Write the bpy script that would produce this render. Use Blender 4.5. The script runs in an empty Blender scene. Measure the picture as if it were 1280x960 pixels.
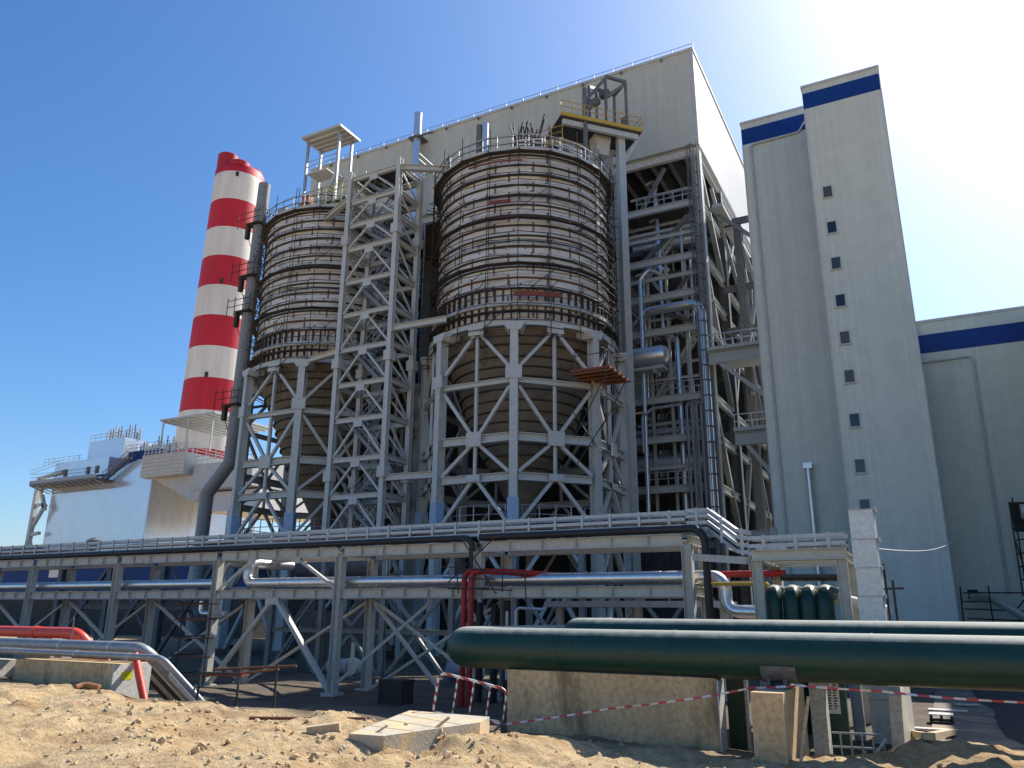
import bpy, math, random
from mathutils import Vector, Matrix, noise
random.seed(7)
R=math.radians; pi=math.pi
scene=bpy.context.scene
col=scene.collection
V=Vector
# ------------------------------------------------------------------ camera
F=980.56
pit,rol,yaw=R(16.393),R(-0.472),R(27.815)
CAM=V((0,0,2.9))
right=V((math.cos(yaw),math.sin(yaw),0)); fh=V((-math.sin(yaw),math.cos(yaw),0)); up=V((0,0,1))
fwd=math.cos(pit)*fh+math.sin(pit)*up; down=math.sin(pit)*fh-math.cos(pit)*up
R1=math.cos(rol)*right+math.sin(rol)*down; D1=-math.sin(rol)*right+math.cos(rol)*down
cam=bpy.data.cameras.new('camera'); co=bpy.data.objects.new('camera',cam); col.objects.link(co)
cam.sensor_width=36; cam.lens=F/1280*36; cam.clip_end=6000; cam.clip_start=.1
m=Matrix.Identity(4)
for i in range(3):
    m[i][0]=R1[i]; m[i][1]=-D1[i]; m[i][2]=-fwd[i]; m[i][3]=CAM[i]
co.matrix_world=m; scene.camera=co
# survey helper: where the line of sight through a point of the photograph meets a real plane Y = const (used to measure positions)
def at(Y,x,y):
    d=(x-640)/F*R1+(y-480)/F*D1+fwd
    return CAM+d*((Y-CAM.y)/d.y)
# ------------------------------------------------------------------ mesh builder
ORG={}
PEND=[]
class MB:
    def __init__(s,name,mat,parent=None,smooth=False):
        s.name=name; s.mat=mat; s.parent=parent; s.v=[]; s.f=[]; s.smooth=smooth; s.obj=None; s.props={}
        PEND.append(s)
    def add(s,vs,fs):
        b=len(s.v); s.v+= [V(p) for p in vs]; s.f+=[tuple(i+b for i in f) for f in fs]; return s
    def box(s,c,d,M=None):
        c=V(c); x,y,z=d[0]/2,d[1]/2,d[2]/2
        vs=[V((i*x,j*y,k*z)) for i in(-1,1) for j in(-1,1) for k in(-1,1)]
        if M is not None: vs=[M@p for p in vs]
        return s.add([c+p for p in vs],[(0,1,3,2),(4,6,7,5),(0,4,5,1),(2,3,7,6),(0,2,6,4),(1,5,7,3)])
    def bb(s,a,b):
        return s.box([(a[i]+b[i])/2 for i in range(3)],[abs(b[i]-a[i]) for i in range(3)])
    def frame(s,p,q,upv=None):
        d=(V(q)-V(p)); L=d.length; d.normalize()
        u=V(upv) if upv else (V((0,0,1)) if abs(d.z)<.9 else V((0,1,0)))
        x=d.cross(u).normalized(); z=x.cross(d).normalized()
        return Matrix((x,d,z)).transposed(),L
    def beam(s,p,q,w,h,upv=None):
        p=V(p);q=V(q); M,L=s.frame(p,q,upv)
        return s.box((p+q)/2,(w,L,h),M)
    def hb(s,p,q,w,h,t=.02,upv=None):
        "I section: web height h, flange width w; upv = web direction"
        p=V(p);q=V(q); M,L=s.frame(p,q,upv); c=(p+q)/2; zz=M@V((0,0,1))
        s.box(c,(t,L,h-2*t),M); s.box(c+zz*(h-t)/2,(w,L,t),M); s.box(c-zz*(h-t)/2,(w,L,t),M)
        return s
    def tube(s,pts,r,n=8,cap=True):
        pts=[V(p) for p in pts]; N=len(pts); rr=r if isinstance(r,(list,tuple)) else [r]*N
        prev=None; rings=[]
        for i,p in enumerate(pts):
            t=(pts[min(i+1,N-1)]-pts[max(i-1,0)]).normalized()
            if prev is None:
                a=V((0,0,1)) if abs(t.z)<.9 else V((1,0,0)); x=t.cross(a).normalized()
            else:
                x=prev-t*prev.dot(t); x.normalize()
            prev=x; y=t.cross(x); k=1
            if 0<i<N-1:
                c=(pts[i]-pts[i-1]).normalized().dot((pts[i+1]-pts[i]).normalized()); k=1
            rings.append([p+(x*math.cos(2*pi*j/n)+y*math.sin(2*pi*j/n))*rr[i]*k for j in range(n)])
        b=len(s.v); s.v+=[q for g in rings for q in g]
        for i in range(N-1):
            for j in range(n):
                s.f.append((b+i*n+j,b+i*n+(j+1)%n,b+(i+1)*n+(j+1)%n,b+(i+1)*n+j))
        if cap:
            s.f.append(tuple(b+j for j in reversed(range(n)))); s.f.append(tuple(b+(N-1)*n+j for j in range(n)))
        return s
    def lathe(s,c,prof,n=48,a0=0,a1=2*pi):
        c=V(c); full=abs(a1-a0-2*pi)<1e-6; m=n if full else n+1; b=len(s.v)
        for r,z in prof:
            for j in range(m):
                a=a0+(a1-a0)*j/n; s.v.append(c+V((r*math.cos(a),r*math.sin(a),z)))
        for i in range(len(prof)-1):
            for j in range(n):
                k=(j+1)%m
                s.f.append((b+i*m+j,b+i*m+k,b+(i+1)*m+k,b+(i+1)*m+j))
        return s
    def prism(s,poly,ext):
        n=len(poly); e=V(ext); vs=[V(p) for p in poly]+[V(p)+e for p in poly]
        return s.add(vs,[tuple(reversed(range(n))),tuple(range(n,2*n))]+[(i,(i+1)%n,n+(i+1)%n,n+i) for i in range(n)])
    def lbl(s,**k): s.props.update(k); return s
    def make(s):
        me=bpy.data.meshes.new(s.name); o=bpy.data.objects.new(s.name,me)
        par=s.parent.obj if isinstance(s.parent,MB) else s.parent
        org=V((0,0,0))
        if par is not None: org=ORG[par.name]
        elif s.v:
            xs=[v.x for v in s.v];ys=[v.y for v in s.v]; zs=[v.z for v in s.v]
            org=V(((min(xs)+max(xs))/2,(min(ys)+max(ys))/2,min(zs)))
        me.from_pydata([v-org for v in s.v],[],s.f); me.update()
        if s.smooth:
            me.polygons.foreach_set('use_smooth',[True]*len(me.polygons))
            try: me.set_sharp_from_angle(angle=R(35))
            except Exception: pass
        me.materials.append(MAT[s.mat] if isinstance(s.mat,str) else s.mat)
        col.objects.link(o)
        if par is not None: o.parent=par
        else: o.location=org
        ORG[o.name]=org
        for k,v in s.props.items(): o[k]=v
        s.obj=o
def flush():
    for b in PEND: b.make()
    PEND.clear()
def thing(name,label,cat,loc=(0,0,0),group=None):
    o=bpy.data.objects.new(name,None); col.objects.link(o); o.location=loc; o.empty_display_size=.3
    o['label']=label; o['category']=cat
    if group: o['group']=group
    ORG[o.name]=V(loc); return o
def P(par,name,mat,smooth=False): return MB(name,mat,par,smooth)
def T(name,mat,label,cat,group=None,smooth=False):
    b=MB(name,mat,None,smooth); b.props={'label':label,'category':cat}
    if group: b.props['group']=group
    return b
def S(name,mat,smooth=False,kind='structure'):
    b=MB(name,mat,None,smooth); b.props={'kind':kind}; return b
def copy_tree(o,par=None):
    c=o.copy(); col.objects.link(c)
    if par is not None: c.parent=par
    for ch in list(o.children): copy_tree(ch,c)
    return c
def bend(pts,r,n=6):
    "polyline with rounded corners"
    pts=[V(p) for p in pts]; out=[pts[0]]
    for i in range(1,len(pts)-1):
        a,b,c=pts[i-1],pts[i],pts[i+1]; d1=(a-b).normalized(); d2=(c-b).normalized()
        ang=d1.angle(d2); t=min(r/math.tan(ang/2),(a-b).length*.49,(c-b).length*.49)
        p0=b+d1*t; p1=b+d2*t; rr=t*math.tan(ang/2)
        cen=b+(d1+d2).normalized()*(rr/math.sin(ang/2))
        u=(p0-cen); w=(p1-cen)
        for k in range(n+1): 
            q=u.normalized().slerp(w.normalized(),k/n)
            out.append(cen+q*rr)
    out.append(pts[-1]); return out
# ------------------------------------------------------------------ materials
MAT={}
def mat(name,c,rough=.6,metal=0,c2=None,ns=1.5,amt=.5,stretch=(1,1,1),bump=0,bs=30,rust=None,rs=.7,rt=.62,ribs=None,laps=None,spec=.4,fine=.12,coat=0):
    m=bpy.data.materials.new(name); m.use_nodes=True; nt=m.node_tree; N=nt.nodes; L=nt.links
    b=N['Principled BSDF']; b.inputs['Roughness'].default_value=rough; b.inputs['Metallic'].default_value=metal
    b.inputs['Specular IOR Level'].default_value=spec; b.inputs['Coat Weight'].default_value=coat
    g=N.new('ShaderNodeNewGeometry'); mp=N.new('ShaderNodeMapping'); mp.inputs['Scale'].default_value=stretch
    L.new(g.outputs['Position'],mp.inputs['Vector'])
    def nz(scale,det=6,src=mp):
        n=N.new('ShaderNodeTexNoise'); n.inputs['Scale'].default_value=scale; n.inputs['Detail'].default_value=det; n.inputs['Roughness'].default_value=.62
        L.new(src.outputs[0] if src is mp else src.outputs['Position'],n.inputs['Vector']); return n
    def mix(f,a,bb,mode='MIX'):
        x=N.new('ShaderNodeMix'); x.data_type='RGBA'; x.blend_type=mode
        for s,v in ((0,f),(6,a),(7,bb)):
            if hasattr(v,'links') or isinstance(v,bpy.types.NodeSocket): L.new(v,x.inputs[s])
            else: x.inputs[s].default_value=v if s==0 else (*v,1)
        return x.outputs[2]
    def ramp(sock,lo,hi):
        r=N.new('ShaderNodeMapRange'); r.inputs[1].default_value=lo; r.inputs[2].default_value=hi; L.new(sock,r.inputs[0]); return r.outputs[0]
    n1=nz(ns); c2=c2 or tuple(x*.72 for x in c)
    f=ramp(n1.outputs[0],.5-.22/max(amt,.05)*.5,.5+.22/max(amt,.05)*.5)
    cc=mix(f,c2,c)
    n2=nz(ns*9,4,g)
    cc=mix(ramp(n2.outputs[0],.42,.72),cc,tuple(x*(1-fine*2.2) for x in c2))
    if rust:
        n3=nz(rs,8); cc=mix(ramp(n3.outputs[0],rt,rt+.09),cc,rust)
    bumpin=None
    if ribs:
        # ribbed cladding: narrow grooves every ribs[0] metres along axis ribs[1]
        sx=N.new('ShaderNodeSeparateXYZ'); L.new(g.outputs['Position'],sx.inputs[0])
        mm=N.new('ShaderNodeMath'); mm.operation='DIVIDE'; L.new(sx.outputs[ribs[1]],mm.inputs[0]); mm.inputs[1].default_value=ribs[0]
        fr=N.new('ShaderNodeMath'); fr.operation='FRACT'; L.new(mm.outputs[0],fr.inputs[0])
        gt=N.new('ShaderNodeMath'); gt.operation='LESS_THAN'; L.new(fr.outputs[0],gt.inputs[0]); gt.inputs[1].default_value=.10
        # each sheet a hair different in tone
        fl=N.new('ShaderNodeMath'); fl.operation='FLOOR'; L.new(mm.outputs[0],fl.inputs[0])
        wn=N.new('ShaderNodeTexWhiteNoise'); wn.noise_dimensions='1D'; L.new(fl.outputs[0],wn.inputs['W'])
        cc=mix(ramp(wn.outputs[0],0,1),cc,tuple(x*1.06 for x in c),'MIX') if False else cc
        hv=N.new('ShaderNodeMath'); hv.operation='MULTIPLY_ADD'; L.new(wn.outputs[0],hv.inputs[0]); hv.inputs[1].default_value=.07; hv.inputs[2].default_value=.94
        vm=N.new('ShaderNodeVectorMath'); vm.operation='SCALE'; L.new(cc,vm.inputs[0]); L.new(hv.outputs[0],vm.inputs['Scale'])
        cc=mix(gt.outputs[0],vm.outputs[0],tuple(x*.8 for x in c))
        bumpin=gt.outputs[0]
    if laps:
        # horizontal sheet laps and faint vertical rain runs
        sz=N.new('ShaderNodeSeparateXYZ'); L.new(g.outputs['Position'],sz.inputs[0])
        md=N.new('ShaderNodeMath'); md.operation='DIVIDE'; L.new(sz.outputs[2],md.inputs[0]); md.inputs[1].default_value=laps
        f2=N.new('ShaderNodeMath'); f2.operation='FRACT'; L.new(md.outputs[0],f2.inputs[0])
        l2=N.new('ShaderNodeMath'); l2.operation='LESS_THAN'; L.new(f2.outputs[0],l2.inputs[0]); l2.inputs[1].default_value=.06/laps
        cc=mix(l2.outputs[0],cc,tuple(x*.86 for x in c))
        m3=N.new('ShaderNodeMapping'); m3.inputs['Scale'].default_value=(1.6,1.6,.05); L.new(g.outputs['Position'],m3.inputs[0])
        n5=N.new('ShaderNodeTexNoise'); n5.inputs['Scale'].default_value=1; n5.inputs['Detail'].default_value=8; n5.inputs['Roughness'].default_value=.7; L.new(m3.outputs[0],n5.inputs[0])
        cc=mix(ramp(n5.outputs[0],.52,.78),cc,tuple(x*.76 for x in c))
    L.new(cc,b.inputs['Base Color'])
    rr=N.new('ShaderNodeMapRange'); rr.inputs[3].default_value=max(.05,rough-.1); rr.inputs[4].default_value=min(1,rough+.12); L.new(n1.outputs[0],rr.inputs[0]); L.new(rr.outputs[0],b.inputs['Roughness'])
    if bump:
        bn=N.new('ShaderNodeBump'); bn.inputs['Strength'].default_value=bump; bn.inputs['Distance'].default_value=.05
        nb=nz(bs,5,g); L.new(nb.outputs[0],bn.inputs['Height'])
        L.new(bn.outputs[0],b.inputs['Normal'])
    MAT[name]=m; return m
RUST=(.17,.065,.025)
mat('steel_grey',(.53,.55,.53),.5,c2=(.44,.46,.445),ns=.5,amt=.3,rust=(.30,.24,.18),rs=1.1,rt=.72,fine=.04)
mat('steel_rack',(.57,.545,.47),.55,c2=(.48,.455,.39),ns=.7,amt=.3,rust=(.28,.20,.13),rs=1.6,rt=.71,fine=.05)
mat('steel_blue',(.33,.37,.42),.45,c2=(.27,.30,.35),ns=.6)
mat('steel_stair',(.22,.26,.31),.5,c2=(.17,.20,.24),ns=1)
mat('steel_mid',(.30,.31,.30),.55,c2=(.23,.24,.23),ns=.6)
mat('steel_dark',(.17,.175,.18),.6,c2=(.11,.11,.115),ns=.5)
mat('galv',(.50,.515,.52),.45,.5,c2=(.38,.395,.41),ns=2)
mat('clad_boiler',(.53,.535,.47),.55,c2=(.48,.485,.425),ns=.12,amt=.4,laps=3.5,ribs=(.35,0),fine=.03)
mat('clad_boiler_side',(.50,.51,.49),.5,c2=(.44,.45,.43),ns=.12,laps=3.5,ribs=(.9,1),fine=.03)
mat('clad_tower',(.60,.63,.565),.45,c2=(.545,.575,.515),ns=.13,amt=.35,stretch=(1,1,.3),laps=5.5,ribs=(.2,0),fine=.03)
mat('clad_trim',(.56,.58,.58),.5,fine=.04)
mat('clad_blue',(.010,.05,.25),.45,c2=(.008,.038,.18),ns=.4,fine=.04,spec=.2)
mat('roof_blue',(.008,.05,.22),.5,c2=(.006,.034,.15),ns=.3,ribs=(.5,0),fine=.05,spec=.12)
mat('silver_clad',(.78,.78,.78),.34,.75,c2=(.66,.68,.72),ns=1.3,bump=.08,bs=2.5)
mat('pipe_aluminium',(.84,.835,.82),.30,.85,c2=(.70,.70,.71),ns=3,bump=.12,bs=5)
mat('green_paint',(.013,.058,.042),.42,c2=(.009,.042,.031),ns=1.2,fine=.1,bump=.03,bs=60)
mat('concrete',(.68,.50,.285),.85,c2=(.50,.355,.195),ns=.9,amt=.6,stretch=(1,1,.35),bump=.25,bs=22,rust=(.25,.17,.095),rs=.8,rt=.58)
mat('concrete_pale',(.60,.57,.50),.8,c2=(.50,.46,.38),ns=1.4,bump=.2,bs=25)
mat('slab_concrete',(.52,.47,.38),.9,c2=(.42,.37,.28),ns=1.6,bump=.3,bs=18,rust=(.56,.42,.24),rs=1.7,rt=.5)
mat('plaster_white',(.72,.72,.69),.7,c2=(.58,.56,.5),ns=1.5,bump=.1,bs=20)
mat('dark_scaffold',(.06,.052,.047),.7,c2=(.035,.031,.028),ns=2,rust=(.10,.055,.03),rs=.9,rt=.56)
mat('board_wood',(.085,.068,.052),.85,c2=(.045,.036,.028),ns=2.5,bump=.2)
mat('board_red',(.27,.07,.045),.8,c2=(.17,.05,.035),ns=2)
mat('rust',(.24,.10,.05),.85,c2=(.14,.06,.03),ns=2.5,bump=.1)
mat('rubber_black',(.025,.026,.028),.5,ns=2)
mat('red_paint',(.47,.022,.022),.42,c2=(.36,.02,.02),ns=1.5)
mat('red_bright',(.74,.085,.045),.42,c2=(.62,.06,.035),ns=1.5)
mat('pipe_greymetal',(.34,.35,.36),.42,.3,c2=(.26,.27,.28),ns=1.2)
mat('duct_grey',(.30,.315,.315),.5,c2=(.23,.24,.24),ns=.5,stretch=(1,1,.4))
mat('yellow_paint',(.62,.40,.07),.5,c2=(.48,.33,.04),ns=1.5)
mat('yellow_green',(.55,.55,.10),.5,ns=2)
mat('orange_paint',(.55,.12,.04),.5,ns=2)
mat('paint_white',(.74,.74,.72),.5,c2=(.62,.61,.58),ns=2)
mat('grating',(.10,.105,.11),.7,c2=(.06,.06,.065),ns=1)
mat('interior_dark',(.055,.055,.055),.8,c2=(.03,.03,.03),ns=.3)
mat('glass_dark',(.02,.024,.026),.12,ns=.5,spec=.6)
mat('glass_grey',(.05,.056,.055),.2,ns=.9,spec=.6)
mat('glass_dusty',(.09,.09,.08),.4,ns=1.5,spec=.5)
mat('duct_beige',(.60,.60,.56),.6,c2=(.52,.52,.48),ns=.5)
mat('duct_white',(.66,.66,.64),.38,.3,c2=(.54,.54,.52),ns=.9,bump=.05,bs=1.6,fine=.05)
mat('paving',(.22,.19,.155),.9,c2=(.12,.105,.09),ns=.9,amt=.8,bump=.3,bs=14,rust=(.30,.22,.14),rs=.6,rt=.52)
mat('asphalt',(.05,.05,.052),.9,c2=(.035,.035,.037),ns=1.2,bump=.3,bs=40)
mat('brick_orange',(.45,.20,.09),.85,ns=3)
mat('wood_new',(.58,.46,.29),.8,c2=(.46,.35,.2),ns=2.5,stretch=(1,6,6))
mat('blue_wrap',(.33,.45,.60),.35,c2=(.26,.38,.55),ns=2,bump=.3,bs=6)
mat('yellow_mark',(.75,.75,.02),.6,ns=3)
mat('stone',(.60,.455,.27),.95,c2=(.48,.34,.19),ns=3,bump=.3,bs=40)
mat('soil_far',(.32,.25,.17),.95,ns=.05)
# silo shell: weathered panel courses
def silo_mat():
    m=bpy.data.materials.new('silo_shell'); m.use_nodes=True; nt=m.node_tree;N=nt.nodes;L=nt.links;b=N['Principled BSDF']
    tc=N.new('ShaderNodeTexCoord'); sx=N.new('ShaderNodeSeparateXYZ'); L.new(tc.outputs['Object'],sx.inputs[0])
    at2=N.new('ShaderNodeMath'); at2.operation='ARCTAN2'; L.new(sx.outputs[1],at2.inputs[0]); L.new(sx.outputs[0],at2.inputs[1])
    cx=N.new('ShaderNodeCombineXYZ'); L.new(at2.outputs[0],cx.inputs[0]); L.new(sx.outputs[2],cx.inputs[1])
    br=N.new('ShaderNodeTexBrick'); br.offset=.37; br.inputs['Scale'].default_value=1; br.inputs['Brick Width'].default_value=.42; br.inputs['Row Height'].default_value=.78
    br.inputs['Mortar Size'].default_value=.012; br.inputs['Color1'].default_value=(.70,.685,.655,1); br.inputs['Color2'].default_value=(.53,.495,.445,1); br.inputs['Mortar'].default_value=(.16,.12,.09,1); br.inputs['Bias'].default_value=-.25
    L.new(cx.outputs[0],br.inputs['Vector'])
    mp=N.new('ShaderNodeMapping'); mp.inputs['Scale'].default_value=(2.5,1.6,1); L.new(cx.outputs[0],mp.inputs[0])
    n=N.new('ShaderNodeTexNoise'); n.inputs['Scale'].default_value=1.6; n.inputs['Detail'].default_value=9; n.inputs['Roughness'].default_value=.68; L.new(mp.outputs[0],n.inputs[0])
    r=N.new('ShaderNodeMapRange'); r.inputs[1].default_value=.50; r.inputs[2].default_value=.74; L.new(n.outputs[0],r.inputs[0])
    x=N.new('ShaderNodeMix'); x.data_type='RGBA'; L.new(r.outputs[0],x.inputs[0]); L.new(br.outputs[0],x.inputs[6]); x.inputs[7].default_value=(.30,.215,.155,1)
    # dark weld lugs
    vo=N.new('ShaderNodeTexVoronoi'); vo.inputs['Scale'].default_value=1; mp2=N.new('ShaderNodeMapping'); mp2.inputs['Scale'].default_value=(7,1.3,1); L.new(cx.outputs[0],mp2.inputs[0]); L.new(mp2.outputs[0],vo.inputs[0])
    lt=N.new('ShaderNodeMath'); lt.operation='LESS_THAN'; lt.inputs[1].default_value=.085; L.new(vo.outputs[0],lt.inputs[0])
    y=N.new('ShaderNodeMix'); y.data_type='RGBA'; L.new(lt.outputs[0],y.inputs[0]); L.new(x.outputs[2],y.inputs[6]); y.inputs[7].default_value=(.06,.045,.035,1)
    L.new(y.outputs[2],b.inputs['Base Color']); b.inputs['Roughness'].default_value=.5; b.inputs['Metallic'].default_value=.1
    MAT['silo_shell']=m
silo_mat()
mat('hopper_shell',(.24,.205,.16),.7,c2=(.14,.12,.09),ns=.7,amt=.6,fine=.06,stretch=(1,1,2.5),rust=(.28,.16,.09),rs=.9,rt=.6)
def band_mat(name,white,red,z0,edges):
    m=bpy.data.materials.new(name); m.use_nodes=True; nt=m.node_tree;N=nt.nodes;L=nt.links;b=N['Principled BSDF']
    g=N.new('ShaderNodeNewGeometry'); sx=N.new('ShaderNodeSeparateXYZ'); L.new(g.outputs['Position'],sx.inputs[0])
    mz=N.new('ShaderNodeMapRange'); mz.inputs[1].default_value=0; mz.inputs[2].default_value=250; L.new(sx.outputs[2],mz.inputs[0])
    md=N.new('ShaderNodeValToRGB'); cr=md.color_ramp; cr.interpolation='CONSTANT'; cr.elements[0].position=0; cr.elements[0].color=(0,0,0,1); cr.elements.remove(cr.elements[1])
    for k_,e in enumerate(edges):
        el=cr.elements.new(e/250); v_=1 if k_%2==0 else 0; el.color=(v_,v_,v_,1)
    L.new(mz.outputs[0],md.inputs[0])
    n=N.new('ShaderNodeTexNoise'); n.inputs['Scale'].default_value=.22; n.inputs['Detail'].default_value=9; n.inputs['Roughness'].default_value=.7; mp=N.new('ShaderNodeMapping'); mp.inputs['Scale'].default_value=(1,1,.12); L.new(g.outputs['Position'],mp.inputs[0]); L.new(mp.outputs[0],n.inputs[0])
    x=N.new('ShaderNodeMix'); x.data_type='RGBA'; L.new(md.outputs[0],x.inputs[0]); x.inputs[6].default_value=(*white,1); x.inputs[7].default_value=(*red,1)
    r=N.new('ShaderNodeMapRange'); r.inputs[1].default_value=.3; r.inputs[2].default_value=.7; r.inputs[3].default_value=.78; r.inputs[4].default_value=1.08; L.new(n.outputs[0],r.inputs[0])
    v=N.new('ShaderNodeVectorMath'); v.operation='SCALE'; L.new(x.outputs[2],v.inputs[0]); L.new(r.outputs[0],v.inputs['Scale'])
    L.new(v.outputs[0],b.inputs['Base Color']); b.inputs['Roughness'].default_value=.6
    MAT[name]=m
def stripe_mat(name,a,bc,axis,period,duty=.5):
    m=bpy.data.materials.new(name); m.use_nodes=True; nt=m.node_tree;N=nt.nodes;L=nt.links;b=N['Principled BSDF']
    g=N.new('ShaderNodeNewGeometry'); d=N.new('ShaderNodeVectorMath'); d.operation='DOT_PRODUCT'; L.new(g.outputs['Position'],d.inputs[0]); d.inputs[1].default_value=axis
    q=N.new('ShaderNodeMath'); q.operation='DIVIDE'; L.new(d.outputs['Value'],q.inputs[0]); q.inputs[1].default_value=period
    fr=N.new('ShaderNodeMath'); fr.operation='FRACT'; L.new(q.outputs[0],fr.inputs[0])
    t=N.new('ShaderNodeMath'); t.operation='GREATER_THAN'; L.new(fr.outputs[0],t.inputs[0]); t.inputs[1].default_value=duty
    x=N.new('ShaderNodeMix'); x.data_type='RGBA'; L.new(t.outputs[0],x.inputs[0]); x.inputs[6].default_value=(*a,1); x.inputs[7].default_value=(*bc,1)
    L.new(x.outputs[2],b.inputs['Base Color']); b.inputs['Roughness'].default_value=.5; MAT[name]=m
stripe_mat('tape_stripe',(.50,.06,.06),(.66,.60,.57),(1,.25,.3),.36)
stripe_mat('barrier_stripe',(.34,.05,.045),(.68,.66,.62),(.7,.3,1),.2,.45)
def dusty(name,sunlit_dust,lo,hi,mud):
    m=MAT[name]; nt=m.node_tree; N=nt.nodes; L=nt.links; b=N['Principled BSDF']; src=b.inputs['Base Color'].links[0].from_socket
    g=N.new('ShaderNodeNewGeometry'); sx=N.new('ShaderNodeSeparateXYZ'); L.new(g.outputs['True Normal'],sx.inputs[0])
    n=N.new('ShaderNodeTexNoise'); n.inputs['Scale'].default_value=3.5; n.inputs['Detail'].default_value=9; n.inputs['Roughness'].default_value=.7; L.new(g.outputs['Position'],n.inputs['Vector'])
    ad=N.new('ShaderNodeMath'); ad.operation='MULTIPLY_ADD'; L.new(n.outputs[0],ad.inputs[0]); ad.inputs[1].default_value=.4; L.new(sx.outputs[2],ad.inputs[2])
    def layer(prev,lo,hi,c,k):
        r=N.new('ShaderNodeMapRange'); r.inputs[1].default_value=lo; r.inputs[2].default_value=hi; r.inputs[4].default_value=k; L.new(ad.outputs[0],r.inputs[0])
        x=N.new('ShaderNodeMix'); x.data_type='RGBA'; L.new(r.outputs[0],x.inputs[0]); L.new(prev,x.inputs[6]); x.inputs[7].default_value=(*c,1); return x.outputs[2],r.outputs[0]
    c,f=layer(src,lo,hi,sunlit_dust,.8); c,_=layer(c,-.45,-.95,mud,.55)
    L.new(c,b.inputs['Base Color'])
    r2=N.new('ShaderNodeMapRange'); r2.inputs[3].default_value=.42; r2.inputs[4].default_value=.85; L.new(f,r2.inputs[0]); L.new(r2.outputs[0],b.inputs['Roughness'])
dusty('green_paint',(.36,.36,.31),.88,1.14,(.13,.11,.06))  # pale up-facing layer: dust with sunlit sheen put into its colour; mud below
def dirt_mat():
    m=bpy.data.materials.new('dirt'); m.use_nodes=True; nt=m.node_tree;N=nt.nodes;L=nt.links;b=N['Principled BSDF']
    g=N.new('ShaderNodeNewGeometry')
    def nz(s,d=8,r=.65):
        n=N.new('ShaderNodeTexNoise'); n.inputs['Scale'].default_value=s; n.inputs['Detail'].default_value=d; n.inputs['Roughness'].default_value=r; L.new(g.outputs['Position'],n.inputs['Vector']); return n
    def ramp(n,lo,hi):
        r=N.new('ShaderNodeMapRange'); r.inputs[1].default_value=lo; r.inputs[2].default_value=hi; L.new(n.outputs[0],r.inputs[0]); return r.outputs[0]
    def mix(f,a,c):
        x=N.new('ShaderNodeMix'); x.data_type='RGBA'; L.new(f,x.inputs[0])
        for i,v in ((6,a),(7,c)):
            if isinstance(v,tuple): x.inputs[i].default_value=(*v,1)
            else: L.new(v,x.inputs[i])
        return x.outputs[2]
    c=mix(ramp(nz(.55),.35,.65),(.53,.37,.19),(.63,.485,.285))
    c=mix(ramp(nz(1.3,7),.50,.66),c,(.36,.19,.085))
    c=mix(ramp(nz(3.2,7),.50,.68),c,(.36,.245,.13))
    c=mix(ramp(nz(9,6),.45,.75),c,(.36,.25,.13))
    c=mix(ramp(nz(40,3),.55,.75),c,(.66,.54,.38))
    # trodden grey-brown ground under the plant, away from the fresh spoil
    at3=N.new('ShaderNodeAttribute'); at3.attribute_name='spoil'
    n2=nz(.8,6)
    c2=mix(ramp(n2,.35,.7),(.11,.09,.07),(.19,.155,.115))
    x=N.new('ShaderNodeMix'); x.data_type='RGBA'; L.new(at3.outputs['Fac'],x.inputs[0]); L.new(c2,x.inputs[6]); L.new(c,x.inputs[7])
    L.new(x.outputs[2],b.inputs['Base Color']); b.inputs['Roughness'].default_value=.95; b.inputs['Specular IOR Level'].default_value=.15
    bn=N.new('ShaderNodeBump'); bn.inputs['Strength'].default_value=.9; bn.inputs['Distance'].default_value=.10; L.new(nz(9,10,.75).outputs[0],bn.inputs['Height']); L.new(bn.outputs[0],b.inputs['Normal'])
    MAT['dirt']=m
dirt_mat()
# ------------------------------------------------------------------ light
SUN_AZ,SUN_EL=R(20),R(45)          # azimuth from +Y towards +X
w=bpy.data.worlds.new('World'); scene.world=w; w.use_nodes=True
nt=w.node_tree; sky=nt.nodes.new('ShaderNodeTexSky'); sky.sky_type='NISHITA'; sky.sun_disc=False
sky.sun_elevation=SUN_EL; sky.sun_rotation=SUN_AZ; sky.air_density=1.0; sky.dust_density=1.35; sky.ozone_density=5; sky.altitude=0
hs_=nt.nodes.new('ShaderNodeHueSaturation'); hs_.inputs['Saturation'].default_value=1.22; nt.links.new(sky.outputs[0],hs_.inputs['Color']); nt.links.new(hs_.outputs[0],nt.nodes['Background'].inputs[0]); nt.nodes['Background'].inputs[1].default_value=.10
sl=bpy.data.lights.new('sun','SUN'); sl.energy=4.4; sl.angle=R(.53); sl.color=(1,.945,.86); so=bpy.data.objects.new('sun',sl); col.objects.link(so)
sd=V((math.sin(SUN_AZ)*math.cos(SUN_EL),math.cos(SUN_AZ)*math.cos(SUN_EL),math.sin(SUN_EL)))
so.rotation_euler=sd.to_track_quat('Z','Y').to_euler(); so.location=(0,0,90)
scene.view_settings.view_transform='Standard'; scene.view_settings.look='None'; scene.view_settings.exposure=.88; scene.view_settings.gamma=1
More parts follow.
